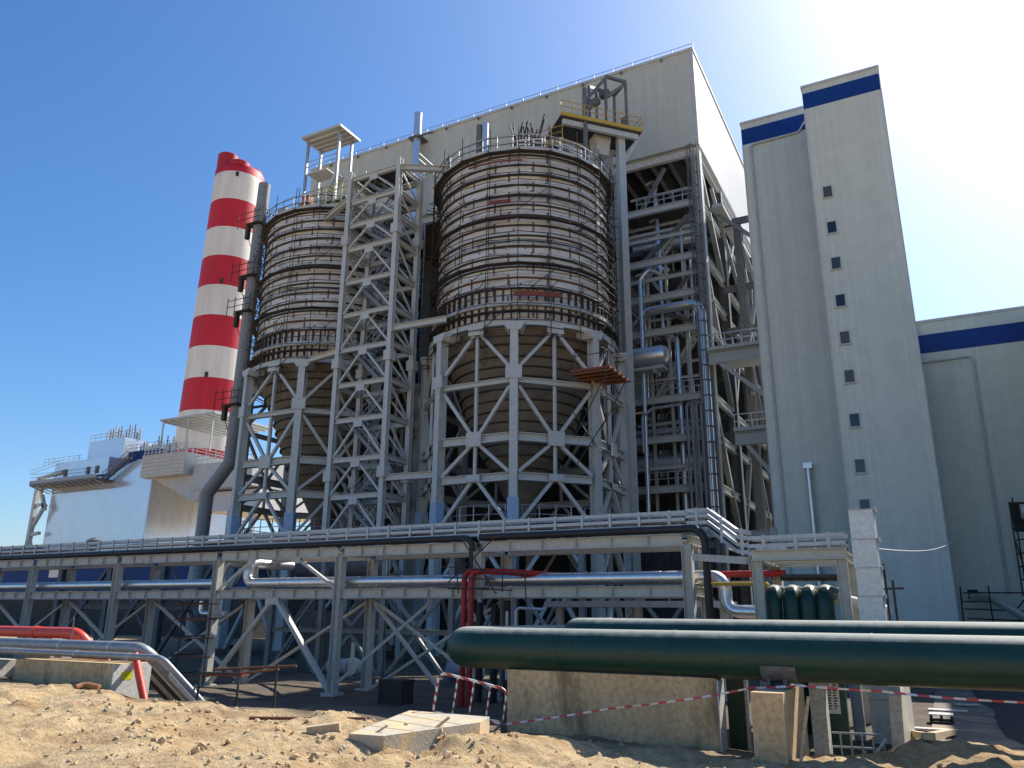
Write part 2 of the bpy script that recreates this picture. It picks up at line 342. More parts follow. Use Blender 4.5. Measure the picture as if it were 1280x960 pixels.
# ================================================================== GROUND
CP=[(-9.2,12.2,1.0),(-8.3,12.8,.93),(-7.7,13.3,.82),(-.2,17.4,.78),(.6,17.3,.7),(-10.8,12.6,.95),(-11.5,13.2,.93),(-9.6,12.7,.85),(-9.0,13.2,.72),(-8.3,13.6,.6),(-8.9,11.8,.85),(-13.2,13.4,.95),(-15,13.0,1.0),(-8,7,1.2),(-6,6,1.25),(-12,8,1.22),(-16,11.2,1.18),(-13.5,11.6,1.12),(-11.3,11.4,1.0),(-19,12.3,1.2),(-24,12.6,1.25),(-25,18,.2),(-18,16,.1),(-20,22,0),(-14,15,.25),(-12,18,0),(-9.3,14,.45),
(-8,12,.55),(-6.5,12.5,.5),(-5,14,.42),(-8,16,.48),(-4,16,.42),(-3,14,.45),(-6,10,.75),(-3,11,.7),(0,8,1.1),(0,12,.75),(1,15,.62),(1,17.2,.55),(3,16,.65),(-1.3,16.2,.5),(-2.2,18.8,-.35),(-1.4,19,-.3),(0.4,20,0),(3,20,.1),
(-6,20,0),(-9,20,0),(-15,24,0),(-5,24,0),(2,26,0),(-30,24,0),(8,22,0),(-30,17,.1),(0,3,1.3),(-5,2,1.3),(6,8,1),(-30,8,1.1),(10,14,.6)]
def hbase(x,y):
    if y>34 or y<-8 or x<-45 or x>22: return 0.
    s=wsum=0
    for a,b,c in CP:
        d=((x-a)**2+(y-b)**2+.15)**-1.9; s+=d*c; wsum+=d
    h=s/wsum
    e=min(1,(34-y)/6,(y+8)/6,(x+45)/8,(22-x)/6)
    return h*max(0,e)
def spoil(x,y):
    edge=16.2 if x>-9.5 else (13.0 if x<-12 else 13.0+(x+12)*1.28)
    if x>-2.5: edge=17.6
    if x<-75 or x>45 or y>135: return 1
    n=noise.fractal(V((x*.6,y*.6,3)),1,2,4)*1.1
    return max(0,min(1,(edge+.6-y+n)/1.4))
def hgt(x,y):
    h=hbase(x,y); k=spoil(x,y)
    if -45<x<22 and -8<y<34:
        p=V((x,y,0))
        h+=(noise.fractal(p*.8,1,2,5)*.13+ (noise.fractal(p*3.1+V((5,2,1)),.7,2.1,4))*.055)*(.25+.75*k)
        if k>.3:
            q=max(0,min(1,(noise.noise(p*.45+V((3,8,1)))+.25)*1.8))
            h+=(max(0,noise.noise(p*1.7+V((9,1,4)))-.15)*.20*q+max(0,noise.noise(p*4.3+V((2,7,4)))-.15)*.12*q+abs(noise.noise(p*9+V((4,4,4))))*.035*q)*k
    return h
def axis(a,b,lo,hi,st):
    o=[]; x=a
    while x<b: o.append(x); x+=st
    o.append(b); g=st
    l=[]; x=a
    while x>lo: g*=1.25; x-=g; l.append(x)
    g=st; r=[]; x=b
    while x<hi: g*=1.25; x+=g; r.append(x)
    return l[::-1]+o+r
xs=axis(-24,5,-4000,4000,.11); ys=axis(5.2,20.5,-3000,4500,.10)
gv=[(x,y,hgt(x,y)) for y in ys for x in xs]; nx=len(xs)
gf=[(j*nx+i,j*nx+i+1,(j+1)*nx+i+1,(j+1)*nx+i) for j in range(len(ys)-1) for i in range(nx-1)]
me=bpy.data.meshes.new('ground'); me.from_pydata(gv,[],gf); me.update()
me.polygons.foreach_set('use_smooth',[True]*len(gf))
at_=me.attributes.new('spoil','FLOAT','POINT'); at_.data.foreach_set('value',[spoil(x,y) for x,y,z in gv])
me.materials.append(MAT['dirt']); go=bpy.data.objects.new('ground',me); col.objects.link(go); go['kind']='structure'
def gz(x,y): return hgt(x,y)
# rubble scattered over the spoil: nobody could count it
st=S('gravel','stone',kind='stuff')
ICO=[]
import bmesh
bm_=bmesh.new(); bmesh.ops.create_icosphere(bm_,subdivisions=1,radius=1); ICV=[v.co.copy() for v in bm_.verts]; ICF=[tuple(v.index for v in f.verts) for f in bm_.faces]; bm_.free()
def rock(mb,p,s):
    q=Matrix.Rotation(random.random()*6.3,3,V((random.random(),random.random(),random.random()+.1)))
    sc=V((s*random.uniform(.7,1.3),s*random.uniform(.6,1.1),s*random.uniform(.4,.8)))
    mb.add([V(p)+q@V((v.x*sc.x,v.y*sc.y,v.z*sc.z))*random.uniform(.78,1.15) for v in ICV],ICF)
for i in range(14000):
    y=random.uniform(5.5,17); x=random.uniform(-1.35*y-1,.25*y+.5)
    if spoil(x,y)<.6 or noise.noise(V((x*.9,y*.9,7)))<random.uniform(-.5,.35): continue
    s=.008+.07*random.random()**11
    rock(st,(x,y,gz(x,y)+s*.2),s)
# larger single rocks on the spoil heap
for px_,py_,Y_,s_ in ((255,905,9.3,.10),(395,945,9.7,.12),(560,940,11.6,.11),(90,905,8.6,.09),(330,900,9.8,.09)):
    p=at(Y_,px_,py_); b=S('gravel','stone',kind='stuff'); rock(b,(p.x,Y_,gz(p.x,Y_)+s_*.25),s_)
# paving sheet on the right behind the heap and asphalt ramp
pv=S('paving','paving'); g=[]
for j in range(25):
    for i in range(21):
        x=-.6+i*.42; y=18.6+j*.9; g.append((x,y,max(.03,gz(x,y)+.02)))
pv.add(g,[(j*21+i,j*21+i+1,(j+1)*21+i+1,(j+1)*21+i) for j in range(24) for i in range(20)])
def seg(p,r=.02): return p
# ================================================================== FOREGROUND: green pipes, plinth, pillar
PY,PZ,PR=16.55,2.17,.45
def long_pipe(name,lab,y,z,r,x0):
    t=thing(name,lab,'pipe',(x0+2,y,z))
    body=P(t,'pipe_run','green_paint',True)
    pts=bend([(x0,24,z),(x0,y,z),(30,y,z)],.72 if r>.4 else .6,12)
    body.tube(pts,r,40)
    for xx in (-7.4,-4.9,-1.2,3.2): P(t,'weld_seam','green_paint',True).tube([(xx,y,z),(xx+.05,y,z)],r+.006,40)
    return t
long_pipe('green_pipe','thick dark green pipe in front, lying on the concrete block and pillar',PY,PZ,PR,-10.6+.4)
long_pipe('green_pipe','dark green pipe running just behind and above the thick one',18.4,2.42,.42,-8.05)
# concrete plinth under the pipe
pl=thing('concrete_block','long stained concrete block under the left end of the thick green pipe','concrete block',(-6.3,16,0))
bx0,bx1=at(16.3,634,870).x,at(16.3,897,880).x; b=P(pl,'block','concrete'); b.bb((bx0,16.3,-.4),(bx1,16.8,1.74))
P(pl,'end_face','plaster_white').bb((bx1+.001,16.31,-.3),(bx1+.03,16.79,1.70)).lbl(label='whitened end of the block, its sunlit face put into the colour')  # end face coloured white in place of grazing sunlight
P(pl,'saddle','steel_dark').bb((bx0+.3,16.35,1.741),(bx1-.3,16.75,1.755))
pp=thing('concrete_pillar','short square concrete pillar carrying the thick green pipe at right','pillar',(-3.1,16.4,0))
ux0,ux1=at(15.2,940,900).x,at(15.2,981,900).x; uz=at(15.2,960,866).z; P(pp,'shaft','concrete').bb((ux0,15.2,-.4),(ux1,17.6,uz))
P(pp,'cap_plate','steel_dark').bb((ux0+.06,16.1,uz+.001),(ux1-.06,17.0,uz+.03))
sa=P(pp,'saddle','steel_dark'); sa.bb((ux0+.1,16.3,uz+.031),(ux0+.16,16.8,1.80)).bb((ux1-.16,16.3,uz+.031),(ux1-.1,16.8,1.80)).bb((ux0+.161,16.5,uz+.031),(ux1-.161,16.56,1.76))
sa.lathe((0,0,0),[(0,0)],3)
sa.v=sa.v[:-3]
def halfshell(mb,x0,x1,y,z,r,t,a0,a1,n=14):
    vs=[];k=0
    for xx in(x0,x1):
        for i in range(n+1):
            a=a0+(a1-a0)*i/n
            for rr in(r,r+t): vs.append((xx,y+rr*math.cos(a),z+rr*math.sin(a)))
    m_=2*(n+1); fs=[]
    for i in range(n):
        a=i*2; fs+= [(a+1,a+3,m_+a+3,m_+a+1),(a,m_+a,m_+a+2,a+2),(a,a+2,a+3,a+1),(m_+a,m_+a+1,m_+a+3,m_+a+2)]
    fs+=[(0,1,m_+1,m_),(2*n,m_+2*n,m_+2*n+1,2*n+1)]
    mb.add(vs,fs)
halfshell(sa,ux0+.02,ux1+.1,PY,PZ,PR+.003,.02,R(200),R(340))
# retaining panels right of the pillar
q=T('concrete_stub_wall','concrete_pale','pale upright concrete slab half buried in sand right of the pillar','wall'); q.bb((at(17.8,1014,890).x,17.75,-.3),(at(17.8,1033,890).x,18.2,1.72))
q=T('timber_post','wood_new','thin timber post leaning on the right side of the concrete pillar','post'); q.beam((at(15.1,992,940).x,15.15,.1),(at(15.1,1004,858).x,15.6,1.55),.05,.05)
q=T('trench_wall','concrete_pale','thin pale concrete wall edging the trench right of the railing','wall')
q.prism([(-1.18,17.9,-.4),(-1.10,17.9,1.45),(-1.12,18.2,1.60),(-1.1,22.2,1.75),(-1.1,22.2,-.2),(-1.18,19,-.4)],(.22,0,0))
# green door-like panel & writing board in the trench
q=thing('green_column','dark green steel column in the gap between block and pillar','column',(-4.0,19.4,0))
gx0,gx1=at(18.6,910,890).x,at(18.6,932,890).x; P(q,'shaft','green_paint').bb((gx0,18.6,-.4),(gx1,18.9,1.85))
P(q,'edge_strip','galv').bb((gx1+.001,18.6,-.4),(gx1+.07,18.72,1.85))
q=thing('notice_post','dark green steel post with a white lettered strip in the trench','post',(-2.3,19.0,0))
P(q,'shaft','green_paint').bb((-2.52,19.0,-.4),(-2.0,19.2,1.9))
nb=P(q,'notice_strip','paint_white'); nb.bb((-2.42,18.975,.95),(-2.12,18.998,1.72))
ln=P(q,'lettering','interior_dark')
random.seed(3)
for r_ in range(13):      # unreadable rows of small print, as in the photograph
    z=1.66-r_*.052
    for c_ in range(2):
        ln.bb((-2.36+c_*.12,18.968,z),(-2.36+c_*.12+random.uniform(.05,.09),18.974,z+.028))
random.seed(11)
# barred railing in the trench
rl=thing('trench_railing','pale galvanised railing standing down in the trench','railing',(-1.9,18.4,-.2))
for z in (.02,.4,.66): P(rl,'rail','galv').tube([(-2.35,18.3,z),(-1.32,18.3,z+.02)],.022,6)
for i in range(5): x=-2.1+i*.2; P(rl,'post','galv').tube([(x,18.3,-.4),(x,18.3,.64)],.018,6)
q=T('prop','paint_white','white prop leaning inside the trench railing','prop',smooth=True); q.tube([(-1.85,18.1,-.15),(-1.25,18.2,.62)],.03,7)
# ------------------------------------------------------------------ barrier
bp=[at(15.3,558,838),at(15.7,634,866)]
ba=thing('crowd_barrier','tilted red and white tubular barrier beside the concrete block','barrier',(-9.5,14.9,.6))
A0=at(14.9,541,893); A1=at(15.2,628,905); B0=at(14.9,549,840); B1=at(15.2,634,862)
P(ba,'frame_tube','barrier_stripe',True).tube(bend([A0,B0,B1,A1],.16,6)+[A0],.026,8)
P(ba,'lower_rail','barrier_stripe',True).tube([A0.lerp(B0,.06),A1.lerp(B1,.06)],.022,7)
for t_ in (.28,.52,.76): P(ba,'upright','barrier_stripe',True).tube([A0.lerp(A1,t_)+(B0-A0)*.06,B0.lerp(B1,t_)],.017,7)
for A in (A0,A1): 
    fb=P(ba,'foot','steel_dark' if A is A1 else 'galv',True)
    d=V((.25,.5,0)).normalized()*.26
    fb.tube([A+V((0,0,.02)),V((A.x+d.x,A.y+d.y,gz(A.x+d.x,A.y+d.y)+.03))],.024,7); fb.tube([A+V((0,0,.02)),V((A.x-d.x,A.y-d.y,gz(A.x-d.x,A.y-d.y)+.03))],.024,7)
# hazard tape
tp=[at(15.3,632,905),at(15.62,760,886),at(15.62,880,871),at(15.75,938,860),at(15.9,1000,857),at(16.0,1100,864),at(16.0,1180,872),at(16.0,1300,879)]
pts=[]
for a,b_ in zip(tp,tp[1:]):
    for k in range(8):
        t_=k/8; p=a.lerp(b_,t_); pts.append(p-V((0,0,.05*4*t_*(1-t_)*(a-b_).length*.12)))
pts.append(tp[-1])
q=T('barrier_tape','tape_stripe','red and white hazard tape strung from the barrier past the pillar','tape')
vs=[];fs=[]
for i,p in enumerate(pts):
    tw=math.sin(i*.45)*.5; dz=V((0,math.sin(tw)*.019,math.cos(tw)*.019)); 
    for s_ in(-1,1):
        for yy in(0,.004): vs.append(p+dz*s_+V((0,yy,0)))
for i in range(len(pts)-1):
    a=i*4; b_=a+4; fs+=[(a,a+2,b_+2,b_),(a+1,b_+1,b_+3,a+3),(a,b_,b_+1,a+1),(a+2,a+3,b_+3,b_+2)]
q.add(vs,fs)
# ------------------------------------------------------------------ concrete slab lying on the sand
sl_=thing('concrete_slab','broad pale concrete slab lying half buried in the sand behind the barrier feet','slab',(-10.5,14,.4))
zt=.98
def atz(z,x,y):
    d=(x-640)/F*R1+(y-480)/F*D1+fwd; return CAM+d*((z-CAM.z)/d.z)
c=[atz(zt,*p) for p in ((436,917),(512,888),(612,896),(600,903),(480,920))]
P(sl_,'slab_body','slab_concrete').prism([(p.x,p.y,zt) for p in (c[4],c[3],c[2],c[1],c[0])],(0,0,-.75))
sj=P(sl_,'joint','concrete')
for t_ in(.3,.55,.8):
    a=c[0].lerp(c[1],t_); b_=c[4].lerp(c[3],t_); sj.beam(a+V((0,0,.004)),b_.lerp(a,.03)+V((0,0,.004)),.025,.004)
q=T('rusty_bar','rust','long rusty flat bar lying across the sand left of the slab','bar'); a=at(11.6,312,891); b_=at(13.2,462,898); q.beam((a.x,a.y,gz(a.x,a.y)+.08),(b_.x,b_.y,gz(b_.x,b_.y)+.06),.09,.05)
for i,(x1,y1,x2,y2,lab) in enumerate(((385,905,425,911,'short weathered timber block lying on the sand beside the rusty bar'),(458,905,470,893,'thin stick of timber standing in the sand by the slab'))):
    q=T('timber_offcut','wood_new',lab,'timber'); a=at(11.5,x1,y1); b_=at(11.8,x2,y2)
    if i==0: q.beam((a.x,a.y,gz(a.x,a.y)+.06),(b_.x,b_.y,gz(b_.x,b_.y)+.06),.22,.14)
    else: q.beam((a.x,a.y,gz(a.x,a.y)),(b_.x+.25,b_.y,gz(a.x,a.y)+.2),.04,.03)
q=T('timber_offcut','wood_new','two short timber ends broken off below the slab edge','timber'); a=at(12.6,528,925); z=gz(a.x,a.y); q.beam((a.x,a.y,z+.04),(a.x+.35,a.y+.1,z+.12),.1,.06).beam((a.x+.15,a.y-.05,z+.05),(a.x+.35,a.y+.3,z+.3),.05,.04)
# ------------------------------------------------------------------ right-hand debris
def ground_at(x,y):
    "point where the sight line meets the terrain"
    d=(x-640)/F*R1+(y-480)/F*D1+fwd; t=6/d.length
    while t*d.length<60:
        p=CAM+d*t
        if p.z<=max(gz(p.x,p.y),0 if p.y>18 else -9): return p
        t+=.05
    return p
pa=ground_at(1178,905); pl_=thing('pallet_stack','low stack of grey pallets on the dirty paving','pallets',(pa.x,pa.y,0))
for k in range(2):
    for i in range(5): P(pl_,'slat','plaster_white' if k else 'board_wood').box((pa.x,pa.y-.24+i*.12,.12+k*.16),(.62,.09,.03))
    for i in range(3): P(pl_,'bearer','board_wood').box((pa.x-.26+i*.26,pa.y,.06+k*.16),(.07,.6,.08))
for lab,(x,y),s_ in (('pale broken board lying flat on the paving behind the pallets',(1185,890),(1.1,.5)),('large pale board lying flat in front of the pallets',(1165,914),(1.2,.35)),('small pale board far back on the paving',(1210,883),(.7,.4))):
    p=ground_at(x,y); q=T('loose_board','concrete_pale',lab,'board'); M=Matrix.Rotation(random.uniform(-.3,.3),3,'Z'); q.box((p.x,p.y,max(.05,gz(p.x,p.y))+.05),(s_[0],s_[1],.03),M)
for lab,(x1,y1),(x2,y2) in (('yellowish timber beam forming the left arm of a V on the sand',(1138,922),(1162,930)),('yellowish timber beam forming the right arm of a V on the sand',(1162,931),(1192,920))):
    a=ground_at(x1,y1); b_=ground_at(x2,y2); q=T('timber_beam','wood_new',lab,'timber'); q.beam((a.x,a.y,gz(a.x,a.y)+.1),(b_.x,b_.y,gz(b_.x,b_.y)+.1),.16,.12)
rp=S('asphalt_ramp','asphalt')
c=[atz(0.04,1213,862),atz(.04,1268,935),atz(.9,1330,935),atz(.9,1300,862)]
rp.add([V((c[0].x,c[0].y,.03)),V((c[1].x,c[1].y,.03)),V((c[1].x+2.6,c[1].y,.75)),V((c[0].x+4,c[0].y,.75)),V((c[0].x,c[0].y,-.2)),V((c[1].x,c[1].y,-.2)),V((c[1].x+2.6,c[1].y,-.2)),V((c[0].x+4,c[0].y,-.2))],[(0,1,2,3),(1,0,4,5),(2,1,5,6),(3,2,6,7),(0,3,7,4)])
flush()
# ================================================================== LEFT PIPES
Y0=13.5
pb=thing('concrete_block','weathered concrete block with a yellow mark carrying the pipes at left','concrete block',(-19.8,13.6,.9))
a=at(Y0,20,826); b_=at(Y0,141,826)
P(pb,'block','concrete').bb((a.x,Y0,.4),(b_.x,Y0+1.1,1.66))
P(pb,'end_face','plaster_white').bb((b_.x+.001,Y0+.01,.42),(b_.x+.07,Y0+1.09,1.655)).lbl(label='whitened end of the block, its sunlit face put into the colour')  # white colour stands in for the sun on this end
ym=P(pb,'paint_mark','yellow_mark'); ym.bb((b_.x+.071,Y0+.25,1.28),(b_.x+.075,Y0+.55,1.48))
q=T('concrete_post','concrete_pale','pale concrete post cut off by the left edge of the picture','post'); a=at(Y0,-18,832); b_=at(Y0,5,832); q.bb((a.x-.4,Y0-.2,.4),(b_.x,Y0+.5,1.62))
q=T('concrete_block','concrete_pale','small pale concrete block under the red pipe at left','concrete block'); a=at(15.2,35,792); b_=at(15.2,66,792); q.bb((a.x,15.2,.2),(b_.x,15.9,2.3))
def fan(x0,y,z,r,xe,n,mat_,lab,dx=1.4,dy=2.2,dz=-2.6):
    t=thing('ground_pipe',lab,'pipe',(xe,y,z)); t['group']='pipes going into the ground at left'
    P(t,'pipe_run',mat_,True).tube(bend([(x0,y,z),(xe,y,z),(xe+dx,y+dy,z+dz)],.3,6),r,14)
    for k in (1.2,3.2): P(t,'clamp','galv',True).tube([(xe-k,y,z),(xe-k+.1,y,z)],r+.012,14)
    return t
e1=at(Y0,203,815)
fan(-34,Y0-.05,1.86,.075,at(Y0-.05,203,817).x,10,'pipe_greymetal','thin front grey pipe of the bundle bending into the ground at left')
fan(-34,Y0+.35,2.03,.15,at(Y0+.35,180,803).x,10,'pipe_greymetal','thicker grey pipe with a white collar beside the thin front pipe',.15,2.4,-1.9)
for k,(xx,lab) in enumerate(((192,'beige slim pipe of the slanting bundle just inside the thin front pipe'),(182,'second beige slim pipe of the slanting bundle'),(172,'dark slim pipe in the middle of the slanting bundle'),(163,'grey slim pipe of the slanting bundle next to the dark ones'),(154,'dark slim pipe of the slanting bundle nearest the block end'))):
    fan(-34,Y0+.75+.36*k,1.84,.085,at(Y0+.75+.36*k,xx,814).x,10,('duct_beige','duct_beige','rubber_black','pipe_greymetal','rubber_black')[k],lab)
t=thing('fire_main','bright red pipe running in from the left edge above the grey pipes','pipe',(-19,14.8,2.3),)
a=at(14.9,98,786)
P(t,'pipe_run','red_bright',True).tube(bend([(-36,14.9,a.z-.12),(a.x,14.9,a.z-.12),(a.x+1.2,16.6,.2)],.35,8),.155,16)
P(t,'branch','red_bright',True).tube([(a.x-.55,14.9,a.z-.15),(a.x+.5,16.4,.3)],.13,14)
for xx in(-1.9,-4.4): P(t,'flange','red_bright',True).tube([(a.x+xx,14.9,a.z-.12),(a.x+xx+.05,14.9,a.z-.12)],.18,16)
q=T('red_stub','red_bright','short red pipe entering the ground by the yellow marked block','pipe',smooth=True); a=at(13.2,153,850); q.tube([(a.x-.2,13.6,a.z+.55),(a.x+.5,13.5,a.z-.5)],.09,12)
q=T('metal_stake','steel_dark','thin dark stake standing by the end of the red pipe','stake'); a=at(14.2,93,771); b_=at(14.2,88,802); q.tube([a,b_],.02,6)
q=T('orange_pipe','brick_orange','bent orange plastic pipe lying on the sand before the left block','pipe',smooth=True)
a=at(12.4,93,872); b_=at(12.6,105,864); c=at(12.7,124,863); q.tube(bend([(a.x,a.y,gz(a.x,a.y)+.04),(b_.x,b_.y,gz(b_.x,b_.y)+.12),(c.x,c.y,gz(c.x,c.y)+.12)],.2),.07,10)
# small scaffold trestle on the sand
t=thing('scaffold_trestle','low trestle of rusty scaffold tubes standing on the sand','scaffold',(-17,14.2,.3))
a=at(14,250,841); b_=at(14,299,842); c=at(14.2,346,837)
for p,q_ in ((a,b_),(b_,c),(a+V((0,.5,.05)),c+V((0,.5,.05)))): P(t,'tube','dark_scaffold' if p is a else 'rust',True).tube([p-(q_-p)*.05,q_+(q_-p)*.05],.028,7)
P(t,'board','board_red').beam(a+V((.1,.2,-.05)),b_+V((0,.2,-.05)),.25,.04)
for p in (a,b_,c): P(t,'leg','dark_scaffold',True).tube([(p.x,p.y,gz(p.x,p.y)-.1),(p.x,p.y,p.z+.12)],.026,7)
flush()
# ================================================================== PIPE RACK
RY,RY2=24.12,26.1
colx=[-45.5,-39.2,-32.9,-26.55,-20.05,-13.95,-6.62]
rk=thing('pipe_rack','long grey steel pipe rack with two beam levels crossing the whole picture','pipe rack',(-20,24.8,0))
for i,x in enumerate(colx):
    for y in (RY,RY2):
        zb=3.4 if (abs(x+13.95)<.1 and y==RY) else -.1
        P(rk,'column','steel_rack').hb((x,y,zb),(x,y,5.0 if y==RY else 5.0),.30,.30,.022,(1,0,0))
        if zb<0: P(rk,'base_plate','steel_rack').bb((x-.3,y-.3,-.1),(x+.3,y+.3,.12))
for y in (RY,RY2):
    for a,b_ in zip(colx,colx[1:]):
        P(rk,'top_beam','steel_rack').hb((a+.15,y,5.15),(b_-.15,y,5.15),.26,.36,.02)
        P(rk,'bottom_beam','steel_rack').hb((a+.16,y,3.62),(b_-.16,y,3.62),.26,.33,.02)
for x in colx:
    for z in (5.16,3.63): P(rk,'cross_beam','steel_rack').hb((x,RY+.14,z),(x,RY2-.14,z),.22,.30,.018)
for i in range(24):
    x=-44+i*1.6
    if min(abs(x-c) for c in colx)>.4: P(rk,'purlin','steel_rack').hb((x,RY+.14,5.2),(x,RY2-.14,5.2),.12,.16,.014)
def brace(par,a,b_,w=.14,mat_='steel_rack'): P(par,'brace',mat_).beam(a,b_,w,w*.8)
# chevrons below the front bottom beam and above it (third bay), X bracing in the rear row
mx=(colx[3]+colx[4])/2
brace(rk,(mx,RY,3.45),(colx[3]+.1,RY,.1),.17); brace(rk,(mx+.12,RY,3.45),(colx[4]-.1,RY,.1),.19)
brace(rk,(mx-1.3,RY,4.96),(colx[3]+.2,RY,3.8)); brace(rk,(mx+1.1,RY,4.96),(colx[4]-.15,RY,3.8))
for a,b_ in ((0,1),(1,2),(2,3),(3,4),(4,5)):
    if a!=3: brace(rk,(colx[a]+.15,RY2,3.4),(colx[b_]-.15,RY2,.1),.13)
    brace(rk,(colx[b_]-.15,RY2+.12,3.4),(colx[a]+.15,RY2+.12,.1),.13)
brace(rk,(colx[4]+.1,RY,.4),(colx[4]+3.2,RY+1.6,3.4)); brace(rk,(colx[4]+3.3,RY2,.3),(colx[4]+.2,RY2,3.3))
for a,b_ in zip(colx,colx[1:]):
    for z,h_ in ((5.15,.31),(3.62,.28)):
        wsn=P(rk,'web_stiffener','steel_rack').lbl(kind='stuff')
        for k in range(1,6):
            x=a+(b_-a)*k/6; wsn.box((x,RY-.075,z),(.02,.1,h_))
        if z>5: P(rk,'splice_plate','steel_rack').box((a+1.4,RY-.025,z),(.5,.02,.24))
P(rk,'gusset','steel_rack').box((mx,RY-.1,3.36),(.7,.02,.3)); P(rk,'gusset','steel_rack').box((mx-1.3,RY-.1,4.9),(.4,.02,.24)); P(rk,'gusset','steel_rack').box((mx+1.1,RY-.1,4.9),(.4,.02,.24))
# cable tray on top ---------------------------------------------------------------
def tray(name,lab,path,zs,wid,post_step,group=None,posts=True):
    t=thing(name,lab,'cable tray',path[len(path)//2],group)
    d=V((0,wid/2,0))
    for sgn in(-1,1):
        for z in zs:
            pr=[V(p)+d*sgn+V((0,0,z)) for p in path]
            r_=P(t,'side_rail','galv')
            for a,b_ in zip(pr,pr[1:]): r_.beam(a-(b_-a).normalized()*.01,b_,.04,.105)
    k=0
    for a,b_ in zip(path,path[1:]):
        a=V(a);b_=V(b_); L=(b_-a).length; n=max(1,int(L/post_step))
        for i in range(n):
            p=a.lerp(b_,(i+.5)/n)
            if posts: P(t,'post','galv').beam(p-d*1.1+V((0,0,zs[0]-.1)),p-d*1.1+V((0,0,zs[-1]+.07)),.085,.05)
    # cables as one bundle per tier
    for z in zs[:-1]:
        for j in range(3):
            c=P(t,'cable','rubber_black',True); yy=(-.3+.3*j)*wid
            pts=[]
            for a,b_ in zip(path,path[1:]):
                a=V(a);b_=V(b_); n=max(2,int((b_-a).length/1.2))
                for i in range(n): pts.append(a.lerp(b_,i/n)+V((0,yy+random.uniform(-.05,.05)*wid,z+.02+random.uniform(0,.05))))
            pts.append(V(path[-1])+V((0,yy,z+.03))); c.tube(pts,.035,5)
    return t
e_=at(24.5,862,650); f_=at(24.0,938,692); g_=at(23.5,1058,692)
tray('cable_tray','long galvanised cable tray running on top of the pipe rack',[(-47,24.55,5.6),(-6.7,24.55,5.6)],[0,.2,.42],.5,.98)
zA=5.6; zB=at(23.2,938,692).z; xB=at(23.2,938,692).x; xC=at(23.2,1060,692).x
tray('cable_tray','sloping stretch of cable tray stepping down from the rack to the portal',[(-6.65,24.55,zA-.12),(-5.95,24.4,zA-.14),(xB-.35,23.4,zB+.08),(xB,23.2,zB)],[0,.2,.4,.58],.5,.9)
tray('cable_tray','short level cable tray on top of the portal frame at right',[(xB+.02,23.2,zB-.02),(xC,23.2,zB)],[0,.2,.42],.6,.75)
q=T('tray_cover','galv','bent sheet cover lying in the cable tray above the portal frame','cover'); a=at(23.0,946,690); b_=at(23.0,985,690); q.bb((a.x,22.86,zB+.02),(b_.x,22.88,zB+.22))
# pipes on the rack -----------------------------------------------------------------
def pipe(name,mat_,lab,pts,r,rb=.3,n=14,collar=None,group=None,cmat=None,cat='pipe'):
    t=thing(name,lab,cat,pts[len(pts)//2],group)
    P(t,'pipe_run',mat_,True).tube(bend(pts,rb,6),r,n)
    if collar:
        for a,b_ in zip(pts,pts[1:]):
            a=V(a);b_=V(b_); L=(b_-a).length; k=int(L/collar)
            for i in range(1,k+1):
                p=a.lerp(b_,i/(k+1)); u=(b_-a).normalized()*.02
                P(t,'collar',cmat or mat_,True).tube([p-u,p+u],r+.012,n)
    return t
pipe('insulated_pipe','pipe_aluminium','shiny aluminium clad pipe on the left half of the rack, rising in a loop',[(-47,24.6,4.07),(-27.0,24.6,4.07),(-26.85,24.7,4.95),(-26.85,27.5,4.95)],.19,.35,16,1.9)
a=at(24.6,285,726)
xq=at(24.6,905,720).x; xr=at(24.3,942,770).x
pipe('insulated_pipe','pipe_aluminium','shiny aluminium clad pipe along the rack that drops and steps right past its end column',[(-25.2,27,4.9),(-25.4,24.75,4.9),(-25.4,24.62,4.07),(xq,24.62,4.06),(xq+.02,24.55,3.05),(xr+.6,24.3,3.02)],.2,.42,18,2.1)
pipe('insulated_pipe','pipe_aluminium','smaller silver pipe hooked beside the rack column at left of the tall chevron',[(-27.5,24.3,3.35),(-27.5,24.3,2.85),(-26.0,24.3,2.85)],.11,.2,12)
zk=at(23.95,545,675).z
pipe('black_pipe','rubber_black','black pipe on the front edge of the upper rack beam dropping at the middle',[(-47,24.0,5.45),(at(24,590,680).x,24.0,5.47),(at(24,588,680).x-.02,24.3,3.0)],.11,.3,12)
pipe('black_pipe','rubber_black','black pipe on the right half of the upper rack beam turning down at its end',[(at(24,600,680).x,24.0,5.47),(at(24,880,660).x,24.0,5.47),(at(24,884,700).x,24.0,2.0)],.12,.45,12)
a=at(23.7,580,710); zr=a.z; zl_=at(25.4,800,712).z-.19
pipe('fire_riser','red_paint','left one of the two red risers in front of the rack',[(a.x,23.75,0),(a.x,23.75,zr-.1),(a.x+1.4,24.0,zr-.13),(a.x+3.2,25.2,zl_-.05),(a.x+7,25.2,zl_-.05)],.10,.25,12,1.6)
b_=at(23.7,592,713)
pipe('fire_riser','red_paint','right one of the two red risers in front of the rack',[(a.x+.36,23.6,0),(a.x+.36,23.6,zr-.12),(a.x+1.7,23.95,zr-.15),(a.x+3.4,25.4,zl_),(-4,25.4,zl_)],.10,.25,12,1.6)
zz=at(24.9,800,735).z
pipe('gas_pipe','yellow_paint','thin yellow pipe between the rack end and the portal frame',[(at(24,878,730).x,24,at(24,878,730).z),(at(24,960,728).x,24,at(24,878,730).z-.0),(at(24,962,733).x,23.9,at(24,962,745).z)],.055,.12,10)
